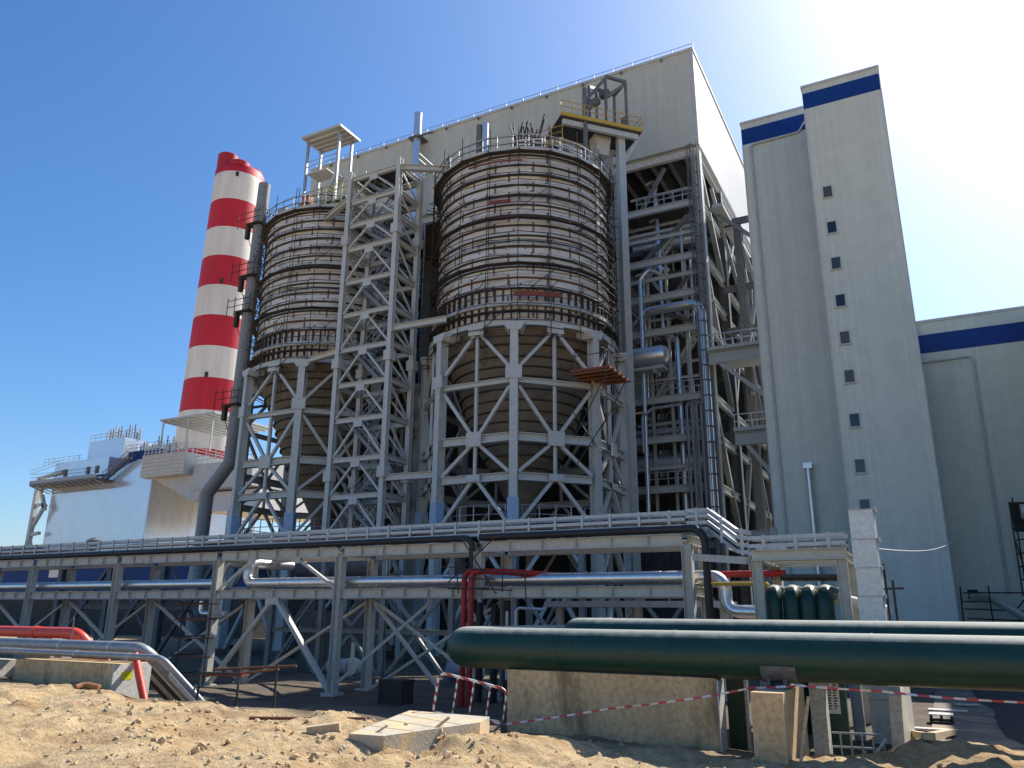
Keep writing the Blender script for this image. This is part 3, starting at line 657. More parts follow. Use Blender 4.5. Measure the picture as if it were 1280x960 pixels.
# scaffold of thin tubes around the red risers
t=thing('pipe_scaffold','thin dark scaffold tubes around the red risers on the rack','scaffold',(-14,23.4,3.5))
for x1,y1,x2,y2 in ((548,734,640,738),(552,708,660,718),(553,722,618,724),(570,702,573,742),(628,715,628,740),(656,716,658,760),(575,670,620,742),(618,672,560,728),(612,735,560,736)):
    a=at(23.45,x1,y1); b_=at(23.5,x2,y2); P(t,'tube','dark_scaffold',True).tube([a,b_],.022,6)
flush()
# ================================================================== PORTAL + right-hand pipes
pt=thing('portal_frame','beige steel portal frame carrying the short cable tray at right','steel frame',(-3.2,22.5,0))
xa,xb=-4.27,-2.12; zt_=4.5
for x in(xa,xb):
    for y in(22.5,25.6): P(pt,'column','steel_rack').hb((x,y,-.2),(x,y,zt_-.14),.24,.26,.02,(1,0,0))
    P(pt,'side_beam','steel_rack').hb((x,22.65,zt_-.02),(x,25.5,zt_-.02),.2,.26,.018)
for y in(22.5,25.6): P(pt,'top_beam','steel_rack').hb((xa-.12,y,zt_),(xb+.12,y,zt_),.24,.28,.02)
for k in range(4): P(pt,'joist','steel_rack').hb((xa+.1,23.0+k*.6,zt_),(xb-.1,23.0+k*.6,zt_),.14,.18,.014)
P(pt,'bracket','steel_rack').beam((xa-.2,22.6,zt_-.12),(-6.3,23.9,zt_+.1),.3,.2)
for k,xx in enumerate((967,990,1011,1032)):
    c=at(22.9,xx,760); top=at(22.9,xx,740).z
    lab=('leftmost','second from left','third from left','rightmost')[k]
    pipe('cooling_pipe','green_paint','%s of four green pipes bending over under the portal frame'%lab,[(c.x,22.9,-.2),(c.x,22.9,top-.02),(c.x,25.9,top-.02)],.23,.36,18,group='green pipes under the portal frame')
pipe('vent_pipe','rubber_black','black pipe lying across inside the portal frame',[(-4.0,24.4,4.0),(-2.25,24.6,3.98)],.1,.2,10)
pipe('rack_duct','duct_beige','beige slanting pipe behind the four green pipes under the portal',[(-3.0,24.3,3.55),(-1.2,23.6,3.05)],.16,.2,12)
# clad duct riser
dr=thing('duct_riser','white sheet clad square duct standing upright beside the portal frame','duct',(-1.5,22.6,0))
zs=[-.3,1.0,1.85,2.72,3.42,4.12,4.83,5.58]
for i,(za,zb) in enumerate(zip(zs,zs[1:])):
    o=random.uniform(-.015,.015)
    P(dr,'duct_section','duct_white').bb((-1.80+o,22.2,za+.012),(-1.22+o,23.0,zb-.012))
    P(dr,'flange','galv').bb((-1.83,22.17,zb-.011),(-1.19,23.03,zb+.011))
    bt=P(dr,'bolt_row','galv').lbl(kind='stuff')
    for k in range(6):
        for xx in (-1.19,): bt.bb((xx,22.25+k*.13,zb-.05),(xx+.05,22.29+k*.13,zb+.05))
q=T('tube_pole','dark_scaffold','dark scaffold pole with couplers standing right of the white duct','pole',smooth=True); a=at(22.6,1104,705); q.tube([(a.x,22.6,0),(a.x,22.6,a.z)],.03,7).tube([(a.x+.16,22.75,.2),(a.x+.16,22.75,a.z-.4)],.03,7).tube([(a.x-.2,22.6,3.6),(a.x+.4,22.65,3.62)],.03,6)
q=T('guy_rope','plaster_white','pale thin rope from the white duct to the tall grey tower','rope',smooth=True); a=at(22.7,1098,686); b_=at(47.6,1203,669); q.tube([a.lerp(b_,i/10)-V((0,0,.35*math.sin(pi*i/10))) for i in range(11)],.014,5)
# misc equipment in the dark under the rack
def unit(x,y,z,w,d,h,lab):
    t=thing('pump_skid',lab,'pump',(x,y,z),'pump skids under the rack')
    P(t,'base','steel_dark').bb((x-w/2,y-d/2,z),(x+w/2,y+d/2,z+.3))
    P(t,'motor','steel_blue',True).tube([(x-w*.4,y,z+.3+h*.3),(x+w*.15,y,z+.3+h*.3)],h*.28,14)
    P(t,'pump_casing','steel_grey',True).tube([(x+w*.2,y-d*.2,z+.3+h*.3),(x+w*.2,y+d*.2,z+.3+h*.3)],h*.32,14)
    P(t,'outlet','steel_grey',True).tube([(x+w*.2,y,z+.3+h*.5),(x+w*.2,y,z+h*1.4)],.09,10)
for k,(x,y) in enumerate(((-17.3,29),(-11.0,28.2),(-23.5,29))):
    unit(x,y,0,2,1,1.2,'dark pump skid standing in shade under the rack %s'%('behind the tall front column','behind the red risers','behind the chevron brace')[k])
for k,(xx,yy) in enumerate(((600,762),(618,764),(634,760))):
    c=at(25.3,xx,yy); pipe('valve_riser','rubber_black','%s of three dark valve risers right of the red risers'%('left','middle','right')[k],[(c.x,25.3,0),(c.x,25.3,c.z+.25)],.13,.2,12,.9,group='valve risers')
q=thing('pipe_trestle','pale small steel trestle behind the thick pipe near the red risers','trestle',(-11,22,2)); a=at(22.5,633,762); b_=at(22.5,660,790)
for xx in (634,645): c=at(22.5,xx,764); P(q,'post','galv',True).tube([(c.x,22.5,1),(c.x,22.5,c.z)],.05,8)
c=at(22.5,645,764); d_=at(22.5,682,762); P(q,'arm','galv',True).tube(bend([(c.x,22.5,c.z-.6),(c.x,22.5,c.z+.1),(d_.x,22.5,d_.z)],.15),.045,8)
# walkway platform behind rack right
wp=thing('low_walkway','pale grey walkway with a handrail seen below the right half of the rack','walkway',(-10,29,2.9)); 
P(wp,'deck','steel_grey').bb((-13.5,28.4,3.2),(-6.5,30,3.42))
for i in range(8): P(wp,'post','galv').beam((-13.4+i*.97,28.45,3.42),(-13.4+i*.97,28.45,4.4),.05,.05)
for z in(3.9,4.4): P(wp,'rail','galv').beam((-13.5,28.45,z),(-6.5,28.45,z),.045,.045)
for x in(-13.2,-10,-6.8): P(wp,'leg','steel_grey').beam((x,29.2,0),(x,29.2,3.2),.25,.25)
brace(wp,(-12.8,29.2,.2),(-10.2,29.2,3.1),.14,'steel_grey')
q=T('wooden_crate','board_wood','dark wooden crate standing on the ground under the rack','crate'); c=at(23,492,868); q.bb((c.x-.45,22.8,0),(c.x+.45,23.5,.75)).bb((c.x-.48,22.77,.7),(c.x+.48,23.53,.78)).bb((c.x-.48,22.77,0),(c.x-.38,22.8,.7)).bb((c.x+.38,22.77,0),(c.x+.48,22.8,.7))
flush()
# ================================================================== SILOS
def make_silo(cx,cy,lab):
    s=thing('storage_silo',lab,'silo',(cx,cy,0),'steel silos on lattice legs')
    O=V((cx,cy,0)); Rs=6.45
    def pol(r,a,z): return V((cx+r*math.cos(a),cy+r*math.sin(a),z))
    sh=P(s,'shell','silo_shell',True).lathe(O,[(Rs,21.7),(Rs,34.5),(Rs-.4,34.9),(0.3,35.6)],72)
    P(s,'hopper','hopper_shell',True).lathe(O,[(Rs-.05,21.6),(6.0,20.7),(4.7,18.4),(4.1,16.4),(3.3,14.2),(2.1,12.3),(1.0,10.2),(.9,8.4),(.05,8.4)],64)
    for z,rr in ((20.2,5.75),(19.5,5.35),(18.9,5.0),(18.3,4.7),(17.5,4.45),(16.8,4.25),(16.1,4.02),(15.4,3.77),(14.7,3.5),(14.0,3.2),(13.3,2.75),(12.5,2.25)): P(s,'hopper_ring','dark_scaffold').lathe(O,[(rr-.1,z-.045),(rr+.1,z-.045),(rr+.1,z+.045),(rr-.1,z+.045),(rr-.1,z-.045)],48)
    zlist=[23.9+.78*i for i in range(14)]
    for i,z in enumerate(zlist):
        P(s,'stiffener_ring','rust' if i in(1,) else 'dark_scaffold').lathe(O,[(Rs-.01,z-.05),(Rs+.13,z-.05),(Rs+.13,z+.045),(Rs-.01,z+.045)],72)
    P(s,'roof_ring','steel_grey').lathe(O,[(Rs,34.35),(Rs+.35,34.35),(Rs+.35,34.6),(Rs,34.6)],72)
    for z in (22.75,):
        P(s,'band_beam','steel_grey').lathe(O,[(Rs,z-.13),(Rs+.32,z-.13),(Rs+.32,z+.13),(Rs,z+.13)],72)
    for k in range(72):
        a=2*pi*k/72
        if math.sin(a)<.45:
            c=pol(Rs+.1,a,0); d=V((math.cos(a),math.sin(a),0))
            P(s,'stiffener_rib','dark_scaffold').beam(c+V((0,0,21.75)),c+V((0,0,23.8)),.07,.24,d)
    P(s,'ring_beam','steel_grey').lathe(O,[(Rs-.2,21.15),(Rs+.5,21.15),(Rs+.5,21.55),(Rs-.2,21.55),(Rs-.2,21.15)],72)
    Rc=7.2; ang=[R(22.5+45*k) for k in range(8)]
    rings=[(17.3,.36,.34),(13.6,.55,.45),(11.1,.5,.42),(7.9,.5,.4),(4.4,.5,.4)]
    for k,a in enumerate(ang):
        d=V((math.cos(a),math.sin(a),0))
        P(s,'column','steel_grey').hb(pol(Rc,a,0),pol(Rc,a,20.7),.52,.6,.06,d)
        P(s,'column_head','steel_grey').prism([pol(Rc-.95,a,21.15)-d.cross(V((0,0,1)))*.66,pol(Rc-.95,a,21.15)+d.cross(V((0,0,1)))*.66,pol(Rc-.95,a,20.98)+d.cross(V((0,0,1)))*.66,pol(Rc-.95,a,20.6)+d.cross(V((0,0,1)))*.4,pol(Rc-.95,a,20.6)-d.cross(V((0,0,1)))*.4,pol(Rc-.95,a,20.98)-d.cross(V((0,0,1)))*.66],d*1.3)
        P(s,'footing','paving').box(pol(Rc,a,.2),(1.5,1.5,.5),Matrix.Rotation(a,3,'Z'))
        b2=ang[(k+1)%8]; p0=pol(Rc,a,0); p1=pol(Rc,b2,0); mid=(p0+p1)/2; e=(p1-p0).normalized(); nrm=mid-O; nrm.normalize()
        for z,hh,ww in rings: P(s,'girder','steel_grey').hb(p0+e*.27+V((0,0,z)),p1-e*.27+V((0,0,z)),ww,hh,.05)
        Z=lambda p,z: V((p.x,p.y,z))
        # chevrons: up-to-top, down-to-ring, up-to-ring ...
        tops=[(20.7,18.2,1),(13.9,16.9,-1),(13.3,11.4,1),(10.9,8.2,1),(7.7,4.6,1),(4.2,.3,1)]
        for za,zb,_ in tops:
            for q,sg in ((p0,1),(p1,-1)):
                P(s,'brace','steel_grey').beam(Z(mid-e*sg*.25,za),Z(q+e*sg*.3,zb),.21,.21)
        for za,zb in((20.6,17.5),(17.1,13.9),(13.4,11.3)): P(s,'hanger','steel_grey').beam(Z(mid,za),Z(mid,zb),.19,.19)
        # gussets
        for z,ww,hh in ((20.9,1.15,.5),(13.6,1.1,.95),(11.1,1.0,.42)): 
            P(s,'gusset','steel_grey').box(Z(mid,z)+nrm*.26,(.06,ww,hh),Matrix.Rotation(math.atan2(nrm.y,nrm.x),3,'Z'))
        P(s,'joint_plate','steel_grey').box(Z(p0,17.75)+d*.33,(.06,1.05,.85),Matrix.Rotation(a,3,'Z'))
        if k in(4,5,6): P(s,'wrap','blue_wrap').box(pol(Rc,a,9.0),(.66,.70,1.5),Matrix.Rotation(a,3,'Z')).lbl(label='pale blue plastic wrapped round the column')
    # grating walkway inside, rails at z 8.2
    P(s,'service_floor','grating').lathe(O,[(1.4,8.25),(Rc-.5,8.25),(Rc-.5,8.33),(1.4,8.33)],40)
    for k in range(40):
        a=2*pi*k/40; P(s,'rail_post','galv').beam(pol(Rc-.5,a,8.33),pol(Rc-.5,a,9.4),.05,.05)
    for z in(8.85,9.4): P(s,'floor_rail','galv').tube([pol(Rc-.5,2*pi*k/40,z) for k in range(41)],.03,5,False)
    # roof rail
    for k in range(36):
        a=2*pi*k/36; P(s,'roof_post','galv').beam(pol(Rs+.1,a,34.6),pol(Rs+.1,a,35.75),.06,.06)
    for z in(35.15,35.75): P(s,'roof_rail','galv').tube([pol(Rs+.1,2*pi*k/36,z) for k in range(37)],.035,5,False)
    flush(); return s
def make_scaffold(cx,cy,lab):
    s=thing('silo_scaffold',lab,'scaffold',(cx,cy,20),'scaffolds around the silos'); n=20
    def pol(r,a,z): return V((cx+r*math.cos(a),cy+r*math.sin(a),z))
    aa=[2*pi*k/n+R(6) for k in range(n)]
    for k,a in enumerate(aa):
        for r_ in((6.72,7.05) if k%2 else (7.05,)):
            zb=19.5+random.uniform(-1.5,.8) if not(4<k<8) else 15+random.random()*2
            P(s,'standard','dark_scaffold',True).tube([pol(r_,a+random.uniform(-.006,.006),zb),pol(r_,a+random.uniform(-.006,.006),36.1+random.uniform(-.3,.3))],.028,5)
    lv=[20.4+1.72*i for i in range(9)]
    for i,z in enumerate(lv):
        for r_ in(6.75,7.08):
            for dz in((.0,.55,1.1) if r_>7 else (0,.05)):
                P(s,'ledger','dark_scaffold',True).tube([pol(r_,2*pi*k/n+R(6),z+dz+random.uniform(-.05,.05)) for k in range(n)]+[pol(r_,R(6),z+dz)],.03,5,False)
        tr=P(s,'transom','dark_scaffold').lbl(kind='stuff')
        for a in aa: tr.tube([pol(6.5,a+.01,z-.04),pol(7.2+random.uniform(0,.3),a+.01,z-.04)],.03,5)
    for i in (1,3,5,8):
        z=lv[i]; b=P(s,'boarding','board_wood')
        for k in range(n):
            a=aa[k]; b2=a+2*pi/n
            b.add([pol(6.68,a,z),pol(7.06,a,z),pol(7.06,b2,z),pol(6.68,b2,z),pol(6.68,a,z+.07),pol(7.06,a,z+.07),pol(7.06,b2,z+.07),pol(6.68,b2,z+.07)],[(3,2,1,0),(4,5,6,7),(0,1,5,4),(1,2,6,5),(2,3,7,6),(3,0,4,7)])
    # loose stub tubes and couplers
    stub=P(s,'stub_tube','dark_scaffold').lbl(kind='stuff')
    for i in range(210):
        a=random.random()*2*pi; z=random.uniform(20,35.5); L=random.uniform(.3,1.1)
        c=pol(random.uniform(6.6,7.0),a,z); d=random.choice([V((0,0,L)),V((0,0,L)),V((math.cos(a)*L*.7,math.sin(a)*L*.7,.1)),V((-math.sin(a)*L,math.cos(a)*L,.5*L))])
        stub.tube([c,c+d],.035,4)
    for i in range(26):
        a=random.random()*2*pi; z=random.uniform(20,33); b2=a+2*pi/n
        P(s,'diagonal','dark_scaffold',True).tube([pol(7.1,a,z),pol(7.1,b2,z+1.9)],.028,5)
    flush(); return s
SX,SY=-25.0,49.1
si=make_silo(SX,SY,'right silo on white lattice legs, nearest the boiler house')
sc_=make_scaffold(SX,SY,'dark tube scaffold wrapped round the right silo')
s2=copy_tree(si); s2.location=(-42.9,SY,0); s2['label']='left silo on white lattice legs, behind the stair tower beside the striped chimney'
c2=copy_tree(sc_); c2.location=(-42.9,SY,20); c2['label']='dark tube scaffold wrapped round the left silo'
# red boards and platform on the right silo
def arcboard(name,mat_,lab,cx,cy,r,a0,a1,z,h,w_=.06,cat='board'):
    q=T(name,mat_,lab,cat); n=8; vs=[]
    for i in range(n+1):
        a=a0+(a1-a0)*i/n
        for rr in(r,r+w_):
            for dz in(0,h): vs.append((cx+rr*math.cos(a),cy+rr*math.sin(a),z+dz))
    fs=[]
    for i in range(n):
        k=i*4; fs+=[(k+2,k+6,k+7,k+3),(k,k+1,k+5,k+4),(k+1,k+3,k+7,k+5),(k,k+4,k+6,k+2)]
    fs+=[(0,2,3,1),(4*n,4*n+1,4*n+3,4*n+2)]; q.add(vs,fs)
arcboard('toe_board','board_red','reddish board on the scaffold high on the right silo',SX,SY,7.12,R(-83),R(-70),30.0,.24)
arcboard('toe_board','board_red','long reddish board low on the scaffold of the right silo',SX,SY,7.12,R(-68),R(-42),23.1,.34)
arcboard('toe_board','board_red','thin reddish board near the top of the right silo scaffold',SX,SY,7.12,R(-96),R(-64),33.2,.12)
t=thing('scaffold_platform','reddish planked platform sticking out at the right foot of the right silo scaffold','platform',(-18.3,46,18))
P(t,'planks','board_red').bb((-18.9,43.6,17.6),(-16.2,47.0,17.75))
for i in range(5): P(t,'bearer','rust').beam((-18.9,43.7+i*.75,17.5),(-15.9,43.7+i*.75,17.5),.1,.12)
for (a,b_) in (((-18.7,43.8,13.5),(-16.3,43.8,17.6)),((-18.7,46.8,13.5),(-16.3,46.8,17.6)),((-16.4,43.8,17.6),(-16.4,43.8,18.8)),((-18.6,43.8,17.6),(-18.6,43.8,19.0)),((-18.7,43.8,18.7),(-16.3,43.8,18.7)),((-16.5,43.7,12),(-16.5,43.7,17.6)),((-18.7,43.7,11.5),(-16.4,43.7,14.6)),((-16.4,43.7,11.5),(-18.7,43.7,15))): P(t,'tube','dark_scaffold',True).tube([a,b_],.035,5)
flush()
# ================================================================== STAIR TOWER
stt=thing('stair_tower','open steel stair tower standing between the two silos','stair tower',(-34.2,43.3,0))
x0,x1,y0,y1=-36.45,-31.85,42.0,44.75
lev=[35.2,33.13,31.15,29.14,26.45,23.83,21.15,18.48,15.88,13.07,10.5,7.9,5.3,2.7]
for x in(x0,x1):
    for y in(y0,y1):
        zt_=35.9
        P(stt,'leg','steel_grey').hb((x,y,0),(x,y,zt_),.36,.38,.05,(0,1,0))
        for z in(30,20.2,12): P(stt,'splice','steel_grey').box((x,y,z),(.62,.62,.75))
for i,z in enumerate(lev):
    for y in(y0,y1): P(stt,'beam','steel_grey').hb((x0+.22,y,z),(x1-.22,y,z),.26,.35,.035)
    for x in(x0,x1): P(stt,'side_beam','steel_grey').hb((x,y0+.23,z),(x,y1-.23,z),.26,.35,.035)
    if i+1<len(lev):
        zn=lev[i+1]; xm=(x0+x1)/2
        for y in(y0,y1):
            for sx,xe in((-.2,x0+.2),(.2,x1-.2)): P(stt,'brace','steel_grey').beam((xm+sx,y,z-.25),(xe,y,zn+.2),.14,.14)
        P(stt,'gusset','steel_grey').box((xm,y0-.16,z-.36),(.75,.03,.42))
        for x in (x0,x1):
            P(stt,'side_brace','steel_grey').beam((x,y0+.2,z-.2),(x,y1-.2,zn+.2),.12,.12)
        # flight
        up_=(i%2==0); xa,xb=(x0+.9,x1-.9) if up_ else (x1-.9,x0+.9)
        yy=y0+.55 if up_ else y0+1.6
        fl=P(stt,'stair_flight','steel_stair'); 
        for dy in(0,.9): fl.beam((xa,yy+dy,z),(xb,yy+dy,zn),.06,.26)
        for k in range(9):
            t_=(k+.5)/9; fl.box((xa+(xb-xa)*t_,yy+.45,z+(zn-z)*t_),(.26,.84,.04))
        hr=P(stt,'flight_rail','galv')
        for dy in(0,.9):
            for dz in(.55,1.05): hr.beam((xa,yy+dy,z+dz),(xb,yy+dy,zn+dz),.04,.04)
            for t_ in(.02,.35,.68,.98): hr.beam((xa+(xb-xa)*t_,yy+dy,z+(zn-z)*t_),(xa+(xb-xa)*t_,yy+dy,z+(zn-z)*t_+1.05),.04,.04)
        P(stt,'landing','grating').bb((min(xb,x1-.9 if not up_ else x1-.9),y0+.4,zn+.02),(x1-.25,y1-.4,zn+.07)) if up_ else P(stt,'landing','grating').bb((x0+.25,y0+.4,zn+.02),(x0+.95,y1-.4,zn+.07))
# top balcony at the rear right and tie beams to the silos
P(stt,'top_floor','grating').bb((x0+.2,y0+.2,35.42),(x1-.2,y1-.2,35.47))
for p,q in (((x1,y0,35.1),(x1+3.4,y0+2.2,35.15)),((x1,y0,22.2),(x1+4.35,y0+.42,22.3)),((x1,y0,11.6),(x1+3.9,y0+.45,11.6)),((x0,y0,33.6),(x0-3.4,y0+1.2,33.3)),((x0,y0,21.2),(x0-3.1,y0+.4,21.1))):
    P(stt,'tie_beam','steel_rack' if p==(x0,y0,21.2) else 'steel_grey').hb(p,q,.36,.44,.04)
bal=P(stt,'top_rail','galv')
for z in(36.1,36.6): 
    bal.beam((x0,y1+.3,z),(x1+1,y1+.3,z),.06,.06); bal.beam((x1+1,y0+1,z),(x1+1,y1+.3,z),.06,.06)
for k in range(7): bal.beam((x0+k*.93,y1+.3,35.4),(x0+k*.93,y1+.3,36.6),.06,.06)
flush()
# ================================================================== BOILER HOUSE
bh=thing('boiler_house','huge grey clad boiler house on an open steel frame behind the silos','boiler house',(-35,70,0))
BX0,BX1,BY0,BY1=-60.0,-14.0,62.0,112.0; BZ0,BZ1=43.7,53.6
P(bh,'front_cladding','clad_boiler').bb((BX0,BY0,BZ0),(BX1-.3,BY0+.3,BZ1))
P(bh,'side_cladding','clad_boiler_side').bb((BX1-.3,BY0,BZ0),(BX1,BY1,BZ1))
P(bh,'side_cladding','clad_boiler_side').bb((BX0,BY0+.3,BZ0),(BX0+.3,BY1,BZ1))
P(bh,'back_cladding','clad_boiler').bb((BX0+.3,BY1-.3,BZ0),(BX1-.3,BY1,BZ1))
P(bh,'roof','clad_boiler').bb((BX0+.3,BY0+.3,BZ1-.7),(BX1-.3,BY1-.3,BZ1-.4))
P(bh,'roof_flashing','clad_trim').bb((BX0-.1,BY0-.12,BZ1-.02),(BX1+.1,BY0+.35,BZ1+.25))
P(bh,'roof_flashing','clad_trim').bb((BX1-.35,BY0+.351,BZ1-.02),(BX1+.1,BY1+.1,BZ1+.25))
P(bh,'corner_trim','clad_trim').bb((BX1-.28,BY0-.04,BZ0),(BX1+.04,BY0-.002,BZ1-.03))
for k in range(11): P(bh,'roof_lamp','steel_dark').bb((BX0+3+k*4,BY0-.3,BZ1-.35),(BX0+3.16+k*4,BY0-.121,BZ1-.08))
P(bh,'roof_wire','steel_dark',True).tube([(BX0,BY0+.2,BZ1+.85),(BX1,BY0+.2,BZ1+.85)],.03,5)
for k in range(24): P(bh,'wire_post','galv').beam((BX0+.5+k*1.98,BY0+.2,BZ1+.25),(BX0+.5+k*1.98,BY0+.2,BZ1+.9),.05,.05)
P(bh,'edge_beam','duct_beige').hb((BX0,BY0+.5,BZ0-.45),(BX1,BY0+.5,BZ0-.45),.4,.8,.05)
P(bh,'edge_beam','steel_grey').hb((BX1-.4,BY0+.8,BZ0-.45),(BX1-.4,BY1,BZ0-.45),.4,.8,.05)
# ceiling joists and deck under the clad top
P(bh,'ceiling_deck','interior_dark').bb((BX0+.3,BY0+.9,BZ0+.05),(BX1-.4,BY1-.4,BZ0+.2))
for k in range(14): P(bh,'ceiling_joist','steel_dark').hb((-15.6-k*1.6,BY0+.9,BZ0-.3),(-15.6-k*1.6,BY1-.5,BZ0-.3),.22,.5,.04)
fx=[-14.35,-21.7,-28,-36,-44,-52,-59.6]
fy=[62.2,70.2,78.2,86.2,94.2,102.2,110.2]
for x in fx:
    for j,y in enumerate(fy):
        P(bh,'column','steel_grey' if j<1 else 'steel_dark').hb((x,y,0),(x,y,BZ0-.8),.75,.8,.07,(1,0,0))  # rear rows take a darker steel colour in place of shade
floors=[38.1,33.0,29.6,26.4,20.35,16.95,12.8,8.3]
for z in floors:
    for j,y in enumerate(fy[:3]):
        for a,b_ in zip(fx[:3],fx[1:4]): P(bh,'floor_beam','steel_grey' if j==0 else 'steel_dark').hb((a-.4,y,z),(b_+.4,y,z),.35,.6,.05)  # inner beams darkened by colour as if shaded
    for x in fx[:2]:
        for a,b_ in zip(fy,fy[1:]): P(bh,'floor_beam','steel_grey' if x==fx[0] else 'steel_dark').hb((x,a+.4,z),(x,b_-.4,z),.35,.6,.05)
for z in (35.3,31.4,14.6): P(bh,'girt','steel_grey').hb((fx[0]-.4,fy[0]+.05,z),(fx[1]+.4,fy[0]+.05,z),.25,.34,.04)
for z in (38.1,20.35,16.95,12.8): P(bh,'floor_grating','grating').bb((-27,62.7,z+.31),(-14.9,68,z+.38)); 
for z in (33.0,26.4): P(bh,'floor_grating','grating').bb((-27,65.5,z+.31),(-14.9,80,z+.38))
for z in(38.1,20.35,16.95,12.8):
    rr=P(bh,'handrail','galv')
    for dz in(.85,1.4): rr.beam((-20.1,62.1,z+dz),(-14.8,62.1,z+dz),.07,.07)
    for k in range(7): rr.beam((-20.0+k*.85,62.1,z+.3),(-20.0+k*.85,62.1,z+1.4),.06,.06)
for (xa,za,xb,zb) in ((-14.6,38,-20.3,33.2),(-20.3,38,-17.5,42.6),(-20.3,29.5,-14.6,26.6),(-14.6,33,-17.3,29.8)): P(bh,'frame_brace','steel_dark').beam((xa,63,za),(xb,63,zb),.3,.3)
for a,b_ in ((0,1),(1,2),(2,3),(3,4),(4,5)):
    for (za,zb) in ((42.6,33.2),(33,20.6),(20.2,8.6)):
        P(bh,'side_brace','steel_mid').beam((fx[0],fy[a]+.4,za if a%2==0 else zb),(fx[0],fy[b_]-.4,zb if a%2==0 else za),.42,.42)
# boiler body and walls: near-black colour stands in for the interior shade
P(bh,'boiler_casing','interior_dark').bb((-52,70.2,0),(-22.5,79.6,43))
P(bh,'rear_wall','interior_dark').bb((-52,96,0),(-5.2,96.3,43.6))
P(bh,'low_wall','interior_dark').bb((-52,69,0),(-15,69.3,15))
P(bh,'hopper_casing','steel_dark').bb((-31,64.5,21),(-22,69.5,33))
for k in range(9):
    x=random.uniform(-27,-15.5); y=random.uniform(64,69); z0_=random.choice(floors[3:]); z1_=z0_+random.uniform(5,13)
    P(bh,'downpipe','steel_dark',True).tube([(x,y,z0_),(x,y,min(z1_,43))],random.uniform(.1,.22),8)
for k in range(6):
    z=random.choice([37,31,24,18,11])+random.random(); y=random.uniform(64,67)
    P(bh,'process_pipe','galv' if k%2 else 'steel_grey',True).tube([(-26,y,z),(-15,y,z+random.uniform(-.1,.1))],random.uniform(.1,.2),8)
for z,y in ((40.6,64),(36.4,63.2),(34.3,65),(28.0,63.4),(24.2,64.6),(22.3,62.9),(18.6,63.6),(10.6,63)): P(bh,'thin_girt','steel_grey').hb((-21.2,y,z),(-14.8,y,z),.16,.22,.03)
for x in (-17.9,-19.6,-16.2): P(bh,'post','steel_grey').hb((x,63.1,8),(x,63.1,33),.2,.22,.03,(1,0,0))
for k,(x,y,za,zb) in enumerate(((-19.9,62.9,20.6,32.6),(-18.5,63.4,26.6,38),(-17.2,63.0,10,26),(-16.6,64,20.6,37),(-15.6,62.8,26.8,33.5),(-20.6,63.8,9,20),(-18.9,64.4,33.4,42.5))):
    P(bh,'drop_pipe','pipe_aluminium',True).tube(bend([(x-.9,y+.6,zb),(x,y,zb-.1),(x,y,za),(x+.8,y+.5,za-.2)],.35,4),(.11,.16,.22,.12)[k%4],10)
for z,y in ((36.0,65),(30.6,64.6),(18.0,64)): P(bh,'inner_duct','silver_clad',True).tube([(-21.4,y,z),(-15.2,y,z)],.38,16)
# internal stair flights seen between the floors
for (z0_,z1_,k) in ((20.6,26.4,0),(26.6,33,1),(33.2,38,0)):
    f_=P(bh,'stair_flight','steel_grey'); xa,xb=(-20,-16) if k==0 else (-16,-20)
    for dy in(0,.9): f_.beam((xa,64.2+dy,z0_),(xb,64.2+dy,z1_),.08,.3)
    for q in range(12): f_.box((xa+(xb-xa)*(q+.5)/12,64.65,z0_+(z1_-z0_)*(q+.5)/12),(.28,.85,.05))
flush()
# caged ladder on the right front column
ld=thing('caged_ladder','dark caged ladder climbing the right front column of the boiler house frame','ladder',(-14.4,61.3,0))
for x in(-14.75,-14.25): P(ld,'stile','steel_dark').beam((x,61.65,5),(x,61.65,43.4),.07,.07)
rg=P(ld,'rung','steel_dark').lbl(kind='stuff')
for k in range(118): rg.beam((-14.75,61.65,5.3+k*.32),(-14.25,61.65,5.3+k*.32),.035,.035)
for k in range(30):
    z=5.9+k*1.28; P(ld,'hoop','steel_dark').tube([(-14.75,61.6,z),(-14.98,61.25,z),(-14.5,60.85,z),(-14.02,61.25,z),(-14.25,61.6,z)],.045,4)
for x,y in((-14.98,61.25),(-14.5,60.85),(-14.02,61.25),(-14.8,60.98),(-14.2,60.98)): P(ld,'cage_bar','steel_dark').beam((x,y,5.9),(x,y,43.2),.06,.06)
# big shiny pipes on the boiler frame
a=at(61.4,800,391); b_=at(61.4,876,385); c=at(61.4,886,500)
pipe('insulated_pipe','pipe_aluminium','fat blue-reflecting silver pipe bending down beside the caged ladder',[(a.x-1,63.5,a.z-.2),(a.x+.6,61.5,a.z),(b_.x+.0,61.4,a.z),(b_.x+.0,61.4,9)],.42,1.0,18,2.6)
a=at(61.2,800,345)
pipe('insulated_pipe','pipe_aluminium','slim silver pipe dropping the full height left of the boiler frame',[(a.x+1.8,64,a.z+.6),(a.x+.75,61.3,a.z+.5),(a.x-.02,61.3,a.z-.3),(a.x-.12,61.3,9)],.17,.6,12,2.2)
v=thing('pressure_vessel','horizontal silver vessel lying between the silo scaffold and the boiler frame','tank',(-19.5,60.5,23.2)); a=at(61,783,440); b_=at(61,832,452)
P(v,'shell','silver_clad',True).lathe((0,0,0),[(0,0)],3)
v_=PEND[-1]; v_.v=[];v_.f=[]; v_.tube([(a.x-1.5,61,23.9),(b_.x-.3,61,23.9),(b_.x+.05,61,23.9),(b_.x+.3,61,23.9)],[.85,.85,.72,.35],24)
P(v,'cradle','steel_grey').bb((a.x-1,60.4,22.6),(b_.x,61.6,22.85))
for x in(-20.9,-18.6): P(v,'bearer','steel_grey').beam((x,60.6,22.5),(x,62.1,22.5),.25,.3)
